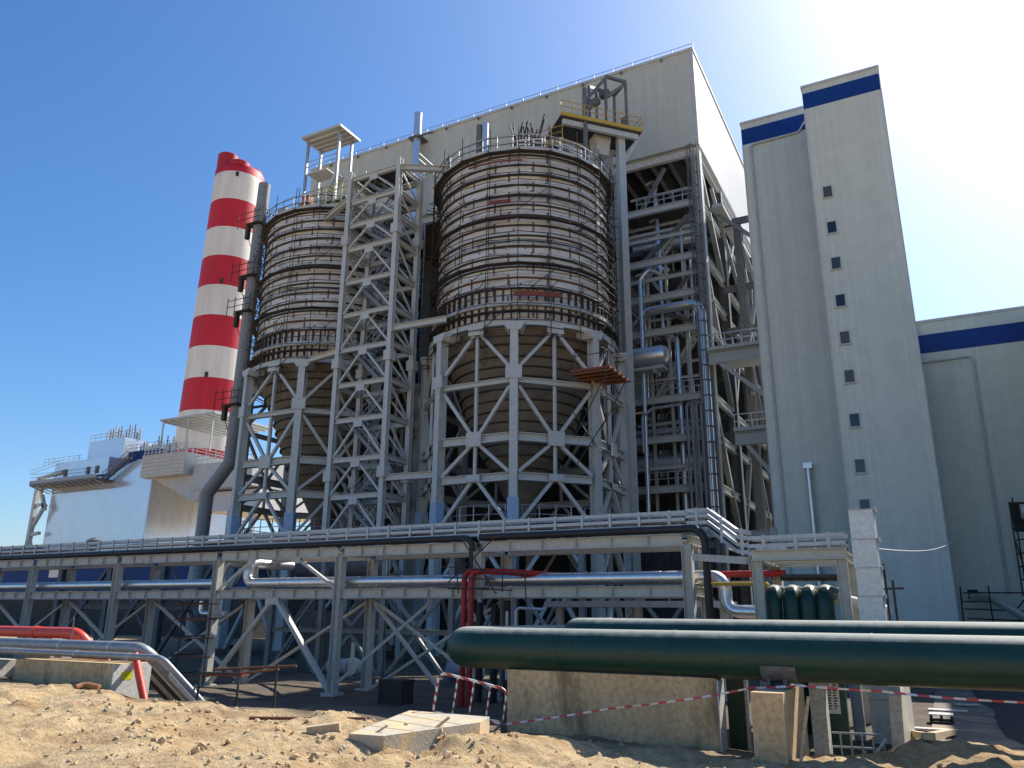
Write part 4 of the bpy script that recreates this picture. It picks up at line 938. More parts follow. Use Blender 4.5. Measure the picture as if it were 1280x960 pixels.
for k in range(4):
    x0_=at(61.0,858+k*6,505).x; zt_=at(61.0,858,503).z
    pipe('riser_pipe','pipe_greymetal','%s of four slim pale pipes dropping side by side from a crook'%('leftmost','second','third','rightmost')[k],[(x0_+1.0,62,zt_+.0),(x0_,61.0,zt_),(x0_,61.0,8.6)],.125,.45,10,group='slim pipes on the boiler frame')
a=at(61.2,803,522); b_=at(61.2,815,511); c=at(61.2,850,509)
pipe('conduit','galv','cranked pale conduit running from the slim drop pipe to the four pipes',[(a.x,61.2,a.z-3),(a.x,61.2,a.z),(b_.x,61.2,b_.z),(c.x,61.2,b_.z+.1)],.13,.3,10)
d=thing('air_duct','wide dark silver duct crossing low inside the boiler frame','duct',(-19,64,14.6)); a=at(63.5,800,578); P(d,'duct_body','silver_clad',True).tube([(-27,64,15.3),(-14.9,64,15.3)],.75,24); P(d,'collar','galv',True).tube([(-18,64,15.3),(-17.8,64,15.3)],.8,24)
# coal bay frame right of the boiler: platforms with railings, braces
cb=thing('coal_bay_frame','dark steel bay with railed platforms between the boiler house and the grey towers','steel frame',(-11,66,0))
for x in(-9.6,-12):
    for y in(66.5,74): P(cb,'column','steel_dark').hb((x,y,0),(x,y,37),.7,.7,.07)
for z,xr_ in ((23.4,-14),(16.6,-12.4)):
    P(cb,'platform_beam','steel_grey').hb((xr_,60.6,z-.55),(-8.2,60.6,z-.55),.5,1.0,.06)
    P(cb,'platform','steel_grey').bb((xr_,60.2,z),(-8.2,66,z+.3))
    for dz in(.8,1.35): P(cb,'rail','galv').beam((xr_,60.3,z+dz),(-8.2,60.3,z+dz),.07,.07)
    for k in range(5): P(cb,'rail_post','galv').beam((xr_+.1+k*1.3,60.3,z+.3),(xr_+.1+k*1.3,60.3,z+1.35),.06,.06)
    P(cb,'knee_brace','steel_grey').beam((xr_+.9,60.6,z-1.1),(-8.3,60.6,z-5.6),.3,.3)
for (p,q) in (((-12,66.5,36),(-9.6,66.5,26)),((-9.6,66.5,36),(-12,66.5,25)),((-13.9,64,38),(-9,64,33)),((-13.6,64,40),(-11.5,72,22)),((-13.4,80,40),(-11.8,66,21))): P(cb,'brace','steel_mid').beam(p,q,.3,.3)
for z in (37.5,31,27): P(cb,'girder','steel_dark').hb((-13.6,66.5,z),(-8.5,66.5,z),.3,.6,.05)
P(cb,'downpipe','steel_grey',True).tube(bend([(-9.6,60.9,14.8),(-9.6,60.9,11),(-7.9,60.9,7.6)],.6),.2,10)
P(cb,'side_gallery','steel_grey').bb((-13.3,62.5,37.2),(-12.4,80,37.5))
for dz in(.6,1.2): P(cb,'gallery_rail','galv').beam((-12.4,62.5,37.5+dz),(-12.4,80,37.5+dz),.06,.06)
# vent stack in front of the cladding
a=at(61,523,142)
vs_=thing('vent_stack','silver vent pipe rising in front of the boiler house cladding above its roof','vent pipe',(a.x,61,38)); 
P(vs_,'pipe_run','silver_clad',True).tube([(a.x,61,30),(a.x,61,a.z)],.43,20)
P(vs_,'bracket','steel_dark').bb((a.x-.75,60.4,a.z-3.3),(a.x+.75,61.99,a.z-3.1)); P(vs_,'bracket','steel_dark').beam((a.x+.7,60.6,a.z-3.2),(a.x+1.4,61.9,a.z-2.2),.15,.15)
flush()
# ================================================================== GREY TOWERS
ta=thing('grey_tower','tall windowed grey clad tower, tallest at right with a blue stripe at the top','tower',(-1.55,53,0))
AX0,AX1,AY=-3.85,.78,48.0
P(ta,'wall','clad_tower').bb((AX0,AY,0),(AX1,58,36.45))
P(ta,'blue_stripe','clad_blue').bb((AX0-.004,AY-.006,34.85),(AX1-.02,58.01,36.02))
P(ta,'parapet_cap','clad_trim').bb((AX0-.06,AY-.06,36.451),(AX1+.05,58.05,36.62))
P(ta,'corner_trim','clad_trim').bb((AX1-.03,AY-.03,0),(AX1+.03,AY-.001,34.84))
P(ta,'corner_trim','clad_trim').bb((AX0-.02,AY-.02,0),(AX0+.05,AY-.001,34.84))
for z in (28.56,26.09,23.67,21.21,18.84,16.44,13.8,11.13,8.86):
    xc_=-3.0
    wf=P(ta,'window','clad_trim')
    for (a0,a1,b0,b1) in ((-.30,-.25,-.42,.42),(.25,.30,-.42,.42),(-.249,.249,.37,.42),(-.249,.249,-.42,-.37)): wf.bb((xc_+a0,AY-.05,z+b0),(xc_+a1,AY-.001,z+b1))
    wf.bb((xc_-.34,AY-.11,z-.47),(xc_+.34,AY-.002,z-.421))
    P(wf,'pane',('glass_dark','glass_grey','glass_dark','glass_dusty')[int(z*7)%4]).bb((xc_-.249,AY-.02,z-.369),(xc_+.249,AY-.003,z+.369))
tb=thing('grey_tower','lower windowless grey clad tower left of the tall windowed one','tower',(-6.5,57,0))
TX0,TX1,TY=-8.75,-3.86,53.0
P(tb,'wall','clad_tower').bb((TX0,TY,0),(TX1,63,38.3))
P(tb,'blue_stripe','clad_blue').bb((TX0-.004,TY-.006,36.55),(TX1,63.01,37.85))
P(tb,'parapet_cap','clad_trim').bb((TX0-.06,TY-.06,38.301),(TX1,63.05,38.48))
P(tb,'corner_trim','clad_trim').bb((TX0-.02,TY-.02,0),(TX0+.06,TY-.001,36.54))
P(tb,'downpipe','clad_trim',True).tube(bend([(-4.3,TY-.12,37.1),(-4.75,TY-.12,36.4),(-8.15,TY-.12,36.35),(-8.05,TY-.12,0)],.3),.075,8)
q=pipe('vent_pipe','silver_clad','shiny vent pipe standing against the lower grey tower',[(-6.35,TY-.35,0),(-6.35,TY-.35,12.0)],.17,.2,12,1.8); P(q,'cap','silver_clad').bb((-6.62,TY-.6,12.0),(-6.08,TY-.02,12.35))
lb=thing('turbine_hall','low wide grey clad building with a blue stripe at the right edge','building',(9,57,0))
LX0,LX1,LY,LZ=AX1+.001,60,53.0,20.75
P(lb,'wall','clad_tower').bb((LX0,LY,0),(LX1,75,LZ))
P(lb,'blue_stripe','clad_blue').bb((LX0,LY-.006,18.75),(LX1+.01,75.01,19.95))
P(lb,'parapet_cap','clad_trim').bb((LX0,LY-.06,LZ+.001),(LX1+.05,75.05,LZ+.16))
P(lb,'downpipe','clad_trim',True).tube(bend([(LX0+.02,LY-.1,18.15),(3.62,LY-.1,18.2),(3.5,LY-.1,4.2)],.25),.075,8)
a=at(53,1262,628); b_=at(53,1300,664); oq=P(lb,'opening','interior_dark'); oq.bb((a.x,LY-.012,b_.z),(b_.x,LY-.004,a.z))
P(lb,'duct_opening','interior_dark').bb((at(53,1209,738).x,LY-.012,at(53,1209,749).z),(at(53,1222,738).x,LY-.004,at(53,1222,737).z))
oq=P(lb,'air_unit','plaster_white',True); c=at(52.7,1277,640); oq.tube([(c.x-.05,52.6,c.z),(c.x+.8,52.6,c.z)],.42,12)
# unseen wing added outside the frame at right to shade the paving
wg=P(lb,'added_shade_wing','clad_tower'); wg.bb((6.8,38,0),(60,LY-.01,LZ-.3))
a=at(51.5,1222,746); b_=at(49,1282,772)
pipe('silver_duct','silver_clad','shiny crumpled silver duct slanting out of a square hole at the right edge',[(a.x-.2,52.9,a.z+.1),(a.x+.5,51.5,a.z),(b_.x+.3,49,b_.z-.2),(b_.x+2,46,1)],.2,.4,12,.5)
def wall_scaff(lab,lines,mat_='dark_scaffold',loc=(4,51,3)):
    t=thing('wall_scaffold',lab,'scaffold',loc)
    for (x1,y1,x2,y2,Y_) in lines: a=at(Y_,x1,y1); b_=at(Y_,x2,y2); P(t,'tube',mat_,True).tube([a,b_],.04,5)
wall_scaff('dark scaffold round the square duct hole low on the grey building',[(1200,733,1206,790,51),(1235,732,1243,790,51),(1204,741,1285,741,51),(1203,752,1240,752,51),(1205,761,1285,764,51),(1270,763,1290,738,51.4),(1210,773,1280,776,51),(1272,765,1278,790,51)])
wall_scaff('dark scaffold tower at the wall opening on the right edge',[(1261,627,1279,745,51.6),(1265,622,1283,735,52.4),(1262,630,1290,627,51.6),(1265,661,1295,655,51.6),(1268,676,1295,671,51.6),(1271,693,1295,688,51.6),(1274,709,1295,703,51.6),(1277,725,1295,720,51.6),(1263,640,1270,662,51.6),(1270,678,1277,700,51.6)],loc=(6,52,5))
flush()
# ================================================================== ROOF STRUCTURES
hx=thing('hoist_tower','steel hoist frame with yellow railed platform rising behind the right silo','hoist',(-20,55,0))
hA=V((-22.9,51.7,0)); hB=V((-17.7,57.1,0)); he=(hB-hA).normalized(); hn=V((-he.y,he.x,0)); hL=(hB-hA).length
def H(s_,t_,z): p=hA+he*s_+hn*t_; return V((p.x,p.y,z))
hz=43.0
for s_,t_,ww in ((5.9,.9,.6),(4.6,2.6,.4),(5.9,3.2,.5)): P(hx,'column','steel_grey').beam(H(s_,t_,0),H(s_,t_,hz-.3),ww,ww,he)
P(hx,'column','steel_dark').beam(H(2.3,.2,34.9),H(2.3,.2,46.2),.3,.3,he)
P(hx,'platform','grating').prism([H(0,0,hz-.15),H(hL,0,hz-.15),H(hL,3.6,hz-.15),H(0,3.6,hz-.15)],(0,0,.12))
P(hx,'edge_channel','yellow_paint').beam(H(0,-.05,hz+.1),H(hL,-.05,hz+.1),.08,.34); P(hx,'edge_channel','yellow_paint').beam(H(hL+.05,-.09,hz+.1),H(hL+.05,3.6,hz+.1),.08,.34)
P(hx,'edge_beam','steel_grey').beam(H(.3,.35,hz-.45),H(hL-.2,.35,hz-.45),.3,.5)
P(hx,'edge_beam','steel_grey').beam(H(.3,3.2,hz-.45),H(hL-.2,3.2,hz-.45),.3,.5)
P(hx,'knee','steel_grey').beam(H(6.0,.9,hz-3.2),H(hL-.1,.4,hz-.5),.2,.25)
for k in range(8): P(hx,'rail_post','yellow_paint').beam(H(k*hL/7,-.05,hz+.35),H(k*hL/7,-.05,hz+1.35),.06,.06)
for dz in(.8,1.35): P(hx,'rail','yellow_paint').beam(H(0,-.05,hz+dz),H(hL,-.05,hz+dz),.05,.05); P(hx,'rail','yellow_paint').beam(H(hL,-.05,hz+dz),H(hL,3.6,hz+dz),.05,.05)
for s_,t_,zt2 in ((2.9,.6,46.8),(4.6,2.8,48.6),(4.4,.4,48.0),(6.4,.5,48.0),(6.4,2.8,48.3)): P(hx,'gallows_post','steel_dark').beam(H(s_,t_,hz),H(s_,t_,zt2),.2,.2,he)
for p,q in ((H(2.3,.5,44.9),H(4.6,.4,48.2)),(H(2.9,.6,46.8),H(4.6,2.8,48.6)),(H(4.4,.4,48.1),H(6.4,.5,48.1)),(H(6.4,.5,48.1),H(6.4,2.8,48.3)),(H(4.6,2.8,48.6),H(6.4,2.8,48.4)),(H(4.4,.4,46.0),H(6.4,.5,47.9))): P(hx,'gallows_beam','steel_dark').beam(p,q,.2,.26)
P(hx,'winch','steel_dark',True).tube([H(3.0,1,45.2),H(3.9,1,45.9)],.38,12); P(hx,'winch_motor','steel_dark').box(H(4.7,1.2,46.9),(.9,.6,.5))
P(hx,'chute','duct_beige').prism([H(3.6,1.2,hz-.3),H(5.2,1.2,hz-.3),H(4.9,1.2,hz-2.2),H(4.0,1.2,hz-2.2)],hn*1.2)
P(hx,'cable_box','steel_dark').box(H(6.0,.2,hz+.7),(.5,.4,.8))
# platform left part above right silo roof
yb=thing('roof_platform','long yellow edged platform above the roof of the right silo','platform',(-25,53,40)); 
P(yb,'deck','grating').bb((-26.2,50.5,39.5),(-22.2,53.5,39.62)); P(yb,'edge_channel','yellow_paint').bb((-26.25,50.42,39.35),(-22.15,50.49,39.85))
for x in(-26,-24,-22.4): P(yb,'post','steel_dark').beam((x,50.7,35.2),(x,50.7,39.4),.22,.22)
for dz in(.55,1.1): P(yb,'rail','yellow_paint').beam((-26.2,50.45,39.85+dz),(-22.2,50.45,39.85+dz),.05,.05)
for k in range(5): P(yb,'rail_post','yellow_paint').beam((-26.1+k*.97,50.45,39.85),(-26.1+k*.97,50.45,40.95),.05,.05)
P(yb,'ladder','yellow_green').beam((-27.6,50.5,36.2),(-26.2,50.6,41.2),.1,.1)
P(yb,'brace','steel_dark').beam((-26,50.7,36),(-22.4,50.7,39.3),.14,.14)
# roof vents and machines on right silo
rv=thing('roof_filter','silver filter vents with an orange fan on the roof of the right silo','vent',(-26.8,45.2,35))
for k,x in enumerate((-26.25,-25.75)): P(rv,'vent_pipe','silver_clad' if k else 'steel_dark',True).tube([(x,44.2,34.6),(x,44.2,38.3)],.25,14)
P(rv,'fan_body','orange_paint',True).tube([(-28.0,45.6,35.4),(-27.2,45.6,35.4)],.5,14); P(rv,'fan_outlet','orange_paint').box((-27.6,45.7,36.3),(.5,.5,1.1)); P(rv,'fan_base','orange_paint').bb((-28,45.2,34.6),(-27.1,46,35.1))
P(rv,'support','steel_dark').beam((-27.2,45.6,35.6),(-26.3,45.6,37.8),.12,.12)
dj=thing('dark_filter_unit','dark dusty filter unit with loose rods behind the silver vents on the right silo','filter unit',(-24,48,35))
P(dj,'casing','interior_dark').bb((-25.2,47.3,35),(-22.9,49,38.2)); 
for k in range(18):
    x=random.uniform(-25.4,-23); P(dj,'rod','dark_scaffold').beam((x,47.6,37.5),(x+random.uniform(-.9,.9),47.4,random.uniform(38.6,40.4)),.07,.07)
sr=thing('white_stair_rail','pair of bright white stair rails on the roof edge of the right silo','handrail',(-21,46,34.6))
for (p,q) in (((-22.9,43.9,35.3),(-21.2,44.5,35.3)),((-20.6,45,35.3),(-19.3,47.2,35.3))):
    for dz in(0,.35,.7,1.05): P(sr,'rail','paint_white').beam(V(p)+V((0,0,dz-.5)),V(q)+V((0,0,dz-.5)),.07,.07)
    for t_ in(0,.33,.66,1): c=V(p).lerp(V(q),t_); P(sr,'post','paint_white').beam(c+V((0,0,-.7)),c+V((0,0,.6)),.07,.07)
# hoist shelter on left silo
hs=thing('roof_shelter','roofed hoist shelter with stairs and yellow railings on the left silo','shelter',(-42.5,47,34.6))
sx0,sx1,sy0,sy1=-45.4,-41.8,46.2,47.9
for x in(sx0,sx1):
    for y in(sy0,sy1): P(hs,'post','galv').beam((x,y,34.6),(x,y,44.0),.2,.2)
P(hs,'roof','galv').bb((sx0-.4,sy0-.5,44.0),(sx1+.4,sy1+.5,44.1)); P(hs,'roof_edge','paint_white').bb((sx1+.401,sy0-.55,43.95),(sx1+.5,sy1+.55,44.18)); P(hs,'roof_edge','steel_grey').bb((sx0-.4,sy0-.58,43.95),(sx1+.4,sy0-.501,44.16))
for k in range(4): P(hs,'purlin','steel_grey').beam((sx0-.3,sy0+k*.56,43.9),(sx1+.35,sy0+k*.56,43.9),.12,.18)
P(hs,'upper_floor','steel_grey').bb((sx0,sy0+.2,40.6),(sx0+2.2,sy1,40.72)); P(hs,'lower_floor','grating').bb((sx0+.2,sy0,37.0),(sx1+1.5,sy1,37.1))
for dy in(0,.9): P(hs,'stair_stringer','steel_grey').beam((sx0+1.2,sy0+.5+dy,36.9),(sx1-.5,sy0+.5+dy,40.2),.08,.3)
tq=P(hs,'stair_treads','steel_grey')
for k in range(12): tq.box((sx0+1.2+(sx1-.5-sx0-1.2)*(k+.5)/12,sy0+.95,36.9+3.3*(k+.5)/12),(.26,.84,.05))
for z in(41.2,41.7,38.6): P(hs,'rail','galv').beam((sx0,sy0,z),(sx1,sy0,z),.06,.06)
for z in(37.6,38.1): P(hs,'yellow_rail','yellow_green').beam((sx0+1.4,sy0-.6,z),(sx1+2.2,sy0-.6,z),.06,.06); P(hs,'yellow_rail','yellow_green').beam((sx1+2.2,sy0-.6,z),(sx1+2.2,sy1,z),.06,.06)
for k in range(7): P(hs,'yellow_post','yellow_green').beam((sx0+1.4+k*.87,sy0-.6,36.2),(sx0+1.4+k*.87,sy0-.6,38.1),.06,.06)
P(hs,'yellow_deck','yellow_green').bb((sx0+1.4,sy0-.62,36.1),(sx1+2.2,sy0+.6,36.3))
P(hs,'fan','orange_paint',True).tube([(sx0+.3,sy0-.3,36.9),(sx0+1.1,sy0-.3,36.9)],.5,14); P(hs,'fan_housing','orange_paint').box((sx0+.8,sy0-.3,37.5),(.8,.6,.8))
P(hs,'cabinet','steel_blue').bb((sx0-2.1,sy0-.8,34.8),(sx0-1.2,sy0,37.2))
for k in range(5): P(hs,'inlet_pipe','steel_dark',True).tube([(sx0-4.2+k*.45,sy0,34.8),(sx0-4.2+k*.45,sy0,36.0+k%2*.5)],.1,8)
flush()
# ================================================================== CHIMNEY
cx,cy=-239.6,206.0
red=(.50,.010,.022); wh=(.68,.655,.61)
ztop=at(200,297,212).z
def zc(y): return at(196,297-(y-212)*.17,y).z
ed=[zc(y) for y in (580,562,515,474,433,394,355,317,280,244,209)]
band_mat('chimney_bands',wh,red,0,ed)
ch=thing('chimney','tall chimney banded in red and white at the left','chimney',(cx,cy,0))
P(ch,'shaft','chimney_bands',True).lathe((cx,cy,0),[(13.2,0),(11.6,78),(9.9,ztop-4)]+[(9.9,zc(199)),(9.5,zc(197)),(8.6,zc(195.5))],64)
for k,(dx,dy,zz) in enumerate(((-4.3,-3.5,zc(196)+9),(4.2,-4.3,zc(196)+2.6),(2,4.5,zc(196)+4))): P(ch,'flue','red_paint',True).lathe((cx+dx,cy+dy,zc(196)-1),[(4.2,0),(4.2,zz-zc(196)-.5),(3.8,zz-zc(196)),(3.2,zz-zc(196)),(3.2,0)],28)
for (px_,py_) in ((296,212),(276,349),(258,468),(262,553)):
    p=at(196.2,px_,py_); a=math.atan2(p.y-cy,p.x-cx); rr=math.hypot(p.x-cx,p.y-cy)
    rs=9.9+(11.6-9.9)*max(0,min(1,(ztop-4-p.z)/(ztop-82))); 
    P(ch,'opening','interior_dark').box((cx+(rs)*math.cos(a),cy+(rs)*math.sin(a),p.z),(.5,1.2,2.0),Matrix.Rotation(a,3,'Z'))
# grey vent pipe with little platforms beside the left silo
YP=47.0
path=[at(YP,331,231),at(YP,313,400),at(YP,288,578),at(YP,259,617),at(YP,251,680),at(46,240,800)]
path[-1].z=max(0,path[-1].z)
gp=thing('grey_vent_pipe','tall dark grey vent pipe with a crank, running up left of the left silo','vent pipe',(path[4].x,YP,0))
P(gp,'pipe_run','duct_grey',True).tube(bend([path[0],path[2],path[3],path[4],path[5]],.7,3),.56,22)
for y_ in(262,330,395,560,640): 
    a=at(YP,331-(y_-231)*.124,y_) if y_<578 else at(YP,259-(y_-617)*.127,y_)
    P(gp,'joint_ring','duct_grey',True).tube([a-V((0,0,.06)),a+V((0,0,.06))],.60,22)
for y_ in(283,348,392,508):
    a=at(YP,331-(y_-231)*.124,y_); bx=P(gp,'bracket','dark_scaffold'); bx.box(a+V((0,-.4,0)),(1.7,1.0,.12)); bx.box(a+V((-1.0,-.4,-.6)),(.35,.35,1.3)); bx.box(a+V((2.2,.6,-.1)),(3.0,.15,.2))
    ra=P(gp,'bracket_rail','dark_scaffold')
    for dz in(.6,1.2): ra.beam(a+V((-1.9,-.8,dz)),a+V((.8,-.8,dz)),.05,.05)
    for dx in(-1.9,-1.0,0,.8): ra.beam(a+V((dx,-.8,-.3)),a+V((dx,-.8,1.5)),.05,.05)
    ra.beam(a+V((-1.0,-.4,-.9)),a+V((.1,-.3,-3.4)),.05,.05)
q=pipe('branch_duct','duct_grey','dark grey elbow duct low on the left, joining the tall vent pipe',[(path[4].x+7,48,7.9),(path[4].x-.8,48,7.9),(path[4].x-1.5,48,4)],.7,1.4,18)
flush()
# ================================================================== FILTER HOUSE
fhs=thing('filter_house','big white clad filter house with roof platforms at the far left','filter house',(-131,98,0))
FX0,FX1,FY=-145.0,-117.4,90.0; FZ=28.6
def wall_poly(name,mat_,poly,ext): P(fhs,name,mat_).prism(poly,ext)
zl=at(90,66,605).z; zr_=at(90,192,570).z
MAT_F='filter_clad'
mat(MAT_F,(.70,.74,.80),.22,.55,c2=(.64,.68,.75),ns=.06,amt=.4,fine=.02)
mat('filter_side',(.70,.78,.92),.25,.5,c2=(.48,.57,.75),ns=.5,amt=.5,stretch=(1,1,.05),ribs=(1.6,1),fine=.05)
wall_poly('front_wall',MAT_F,[(FX0,FY,0),(FX1-.3,FY,0),(FX1-.3,FY,zr_-.3),(-122,FY,zr_-.3),(-128.5,FY,zl+.5),(FX0,FY,zl+.5)],(0,22,0))
side_z=[(90,zr_-.6),(109,zr_-8)]
wall_poly('side_wall','filter_side',[(FX1-.29,FY,0),(FX1-.29,112,0),(FX1-.29,112,zr_-9.0),(FX1-.29,FY,zr_-.3)],(.29,0,0))
u0=at(90.5,65,600); u1=at(90.5,136,590); u2=at(90.5,136,570)
P(fhs,'upper_wall',MAT_F).bb((FX0+1,89.2,zl+.6),(-128.6,100,29.6))
P(fhs,'penthouse',MAT_F).bb((-137.6,91,29.62),(-127.5,100,33.4))
P(fhs,'parapet_box','roof_blue').bb((-126.0,91,zr_-.28),(-117.5,100,zr_+1.6))
P(fhs,'platform','steel_dark').bb((-146.5,86.5,zl-.9),(-127.5,89.9,zl-.5))
P(fhs,'platform_edge','steel_blue').bb((-146.5,86.4,zl-.5),(-127.5,86.49,zl+.1))
for k in range(12): P(fhs,'platform_bracket','steel_grey').beam((-146+k*1.65,86.6,zl-.95),(-146+k*1.65+.6,89.9,zl-1.9),.16,.16)
for dz in(.7,1.3): P(fhs,'platform_rail','steel_dark').beam((-146.5,86.5,zl+dz),(-127.5,86.5,zl+dz),.06,.06)
P(fhs,'platform_rail','steel_dark').beam((-126.5,90.8,29),(-123,90.8,29.9),.06,.06)
# outside stair
for dy in(0,.9): P(fhs,'stair_stringer','steel_dark').beam((-128.6,88.4+dy,zl-.4),(-122.6,88.4+dy,zr_-.1),.12,.4)
sq=P(fhs,'stair_treads','steel_dark')
for k in range(22): t_=(k+.5)/22; sq.box((-128.6+6*t_,88.85,zl-.4+(zr_+.3-zl)*t_),(.28,.9,.05))
sq=P(fhs,'stair_rail','steel_dark')
for dy in(0,.9):
    sq.beam((-128.6,88.4+dy,zl+.8),(-122.6,88.4+dy,zr_+1.1),.07,.07)
    for k in range(8): t_=k/7; sq.beam((-128.6+6*t_,88.4+dy,zl-.4+(zr_+.3-zl)*t_),(-128.6+6*t_,88.4+dy,zl+.8+(zr_+.3-zl)*t_),.06,.06)
# roof railings and insulators
for (xa,xb,y_,z_) in ((-149,-137.6,90,29.6),(-137.6,-127.5,91,33.4),(-127,-117.4,91,zr_+1.6)):
    for dz in(.6,1.2): P(fhs,'roof_rail','galv').beam((xa,y_,z_+dz),(xb,y_,z_+dz),.07,.07)
    n=int((xb-xa)/1.5)
    for k in range(n+1): P(fhs,'roof_post','galv').beam((xa+k*1.5,y_,z_),(xa+k*1.5,y_,z_+1.25),.07,.07)
random.seed(5)
for k in range(26):
    x=-137+k*.78; z_=33.4 if x<-127.5 else (zr_+1.6)
    iq=P(fhs,'insulator','steel_blue' if k%3 else 'duct_beige',True); h_=random.uniform(1.4,3.4)
    iq.lathe((x,94,z_),[(.14,0),(.14,h_)]+[(.0,h_)],8)
    for j in range(4): iq.lathe((x,94,z_+.25+j*h_*.2),[(.13,0),(.42,.06),(.13,.14)],10)
for x,z_ in((-140.5,29.5),(-134,28.8),(-131.5,33)): P(fhs,'switch_box','steel_dark').box((x,89.1,zl+1.6),(.7,.2,1.3))
# left support frame
for p,q in (((-147.8,89,0),(-147.8,89,zl+1.2)),((-147.8,89,zl+1.0),(-141,89,zl+1.9)),((-147.8,89,zl+.8),(-144.6,89,zl-5)),((-147.8,89,zl-8.5),(-144.6,89,zl-4)),((-147.8,89,zl-4.0),(-145,89,zl-4.0)),((-147.8,89,zl-9.5),(-145,89,zl-9.2)),((-147.8,89,zl-10),(-145.2,89,zl-15))): P(fhs,'support_frame','steel_grey').beam(p,q,.8 if p[0]==q[0] else .55,.8 if p[0]==q[0] else .55)
P(fhs,'walk_rail','galv').beam((-150.5,88.5,zl+2.6),(-141,88.5,zl+4),.07,.07); P(fhs,'walk_rail','galv').beam((-150.5,88.5,zl+2.0),(-141,88.5,zl+3.4),.07,.07)
flush()
# outlet duct from the filter house to the chimney
od=thing('outlet_duct','beige box duct with a railed top leaving the filter house towards the chimney','duct',(-112,96,20))
z0_=at(90,192,590).z; 
P(od,'duct_body','duct_beige').prism([(-119,88.6,24.2),(-119,88.6,27.7),(-119,130,27.7),(-119,130,24.2)],(9,0,0)) if False else None
P(od,'duct_body','duct_beige').bb((-118.6,88.5,zr_-4.0),(-108,128,zr_-.3))
P(od,'hopper','duct_beige').prism([(-118.5,90,zr_-4.01),(-117.38,90,zr_-4.01),(-108.2,90,zr_-4.01),(-108.2,112,zr_-4.01),(-117.38,112,zr_-4.01)][0:0] or [(-117.3,90.3,zr_-4.01),(-103.5,90.3,zr_-4.01),(at(90.3,243,628).x,90.3,at(90.3,243,628).z)],(0,20,0))
for dz in(.5,1.0,1.5): P(od,'top_rail','paint_white').beam((-118.5,88.6,zr_-.3+dz),(-108,88.6,zr_-.3+dz),.1,.1); P(od,'top_rail','paint_white').beam((-108,88.6,zr_-.3+dz),(-108,128,zr_-.3+dz),.1,.1)
for k in range(12): P(od,'rail_post','paint_white').beam((-118.4+k*.94,88.6,zr_-.3),(-118.4+k*.94,88.6,zr_+1.3),.1,.1)
for k in range(20): P(od,'rail_post','paint_white').beam((-108,88.7+k*2,zr_-.3),(-108,88.7+k*2,zr_+1.3),.1,.1)
for k in range(6): P(od,'stiffener','duct_beige').bb((-118.6,88.35,zr_-3.6+k*.65),(-108,88.49,zr_-3.45+k*.65))
P(od,'shelter_roof','steel_grey').bb((-117.5,90,zr_+6.2),(-104,104,zr_+6.5))
for x in(-116.8,-110.5,-104.5): P(od,'shelter_post','steel_grey').beam((x,90.3,zr_-.3),(x,90.3,zr_+6.2),.2,.2)
for k in range(8): P(od,'shelter_joist','duct_beige').beam((-117+k*1.8,90.2,zr_+6.05),(-117+k*1.8,103.8,zr_+6.05),.15,.25)
for k in range(5): P(od,'valve_stem','paint_white').beam((-115+k*1.7,90,zr_-.3),(-115+k*1.7,90,zr_+1.9+(k%2)*.8),.2,.2)
q=thing('gas_duct','pale lower duct with white casing right of the filter house','duct',(-98,96,15)); P(q,'casing','paint_white').bb((-106,92,18.8),(-94,110,22.0)); P(q,'upper_casing','duct_beige').bb((-107.5,90,22.3),(-94,112,26.5)); 
for k in range(14): P(q,'rail_post','galv').beam((-107.3+k,90,26.5),(-107.3+k,90,28),.08,.08)
for dz in(.7,1.4): P(q,'rail','galv').beam((-107.4,90,26.5+dz),(-94,90,26.5+dz),.08,.08)
for x in(-106.5,-100,-95): P(q,'leg','steel_grey').beam((x,92,0),(x,92,18.8),.7,.7)
# blue shed behind the rack at left
bs=thing('blue_shed','long low shed with a blue roof and walls behind the rack at left','shed',(-100,75,0))
P(bs,'wall','roof_blue').bb((-140,70,4.5),(-72,84,8.8)); P(bs,'base_wall','interior_dark').bb((-140,70.02,0),(-72,84,4.49)); P(bs,'roof','roof_blue').prism([(-141,69.5,8.8),(-141,84.5,8.8),(-141,77,11.5)],(70,0,0))
P(bs,'roof_vent','steel_dark',True).lathe((-110.2,76,11.4),[(.5,0),(.5,1.2),(1.0,1.25),(1.0,1.6),(.1,2.1)],12)
P(bs,'window','paint_white').bb((at(70,62,715).x,69.95,at(70,62,722).z),(at(70,77,715).x,69.99,at(70,77,710).z))
q=thing('dark_shed','dark blue box building at the far left below the filter house','shed',(-150,86,0)); P(q,'wall','roof_blue').bb((-170,84.6,0),(-140,88,13.3)); P(q,'roof_slab','clad_blue').bb((-170.5,84.3,13.301),(-139.5,88.3,13.6))
flush()
t=thing('column_scaffold','rusty tube scaffold standing against the rack column left of the chevron','scaffold',(-26.5,23.6,0))
for x,y in ((-27.3,23.2),(-25.7,23.2),(-27.3,24.9),(-25.7,24.9)): P(t,'standard','dark_scaffold',True).tube([(x,y,-.1),(x,y,3.3)],.03,6)
for z in (.5,1.2,1.9,2.6,3.2):
    P(t,'ledger','rust',True).tube([(-27.7,23.2,z),(-25.4,23.2,z+.02)],.03,6); P(t,'ledger','dark_scaffold',True).tube([(-27.3,22.9,z+.06),(-27.3,25.1,z+.06)],.03,6)
P(t,'board','board_red').bb((-27.5,23.3,2.64),(-25.5,23.6,2.69))
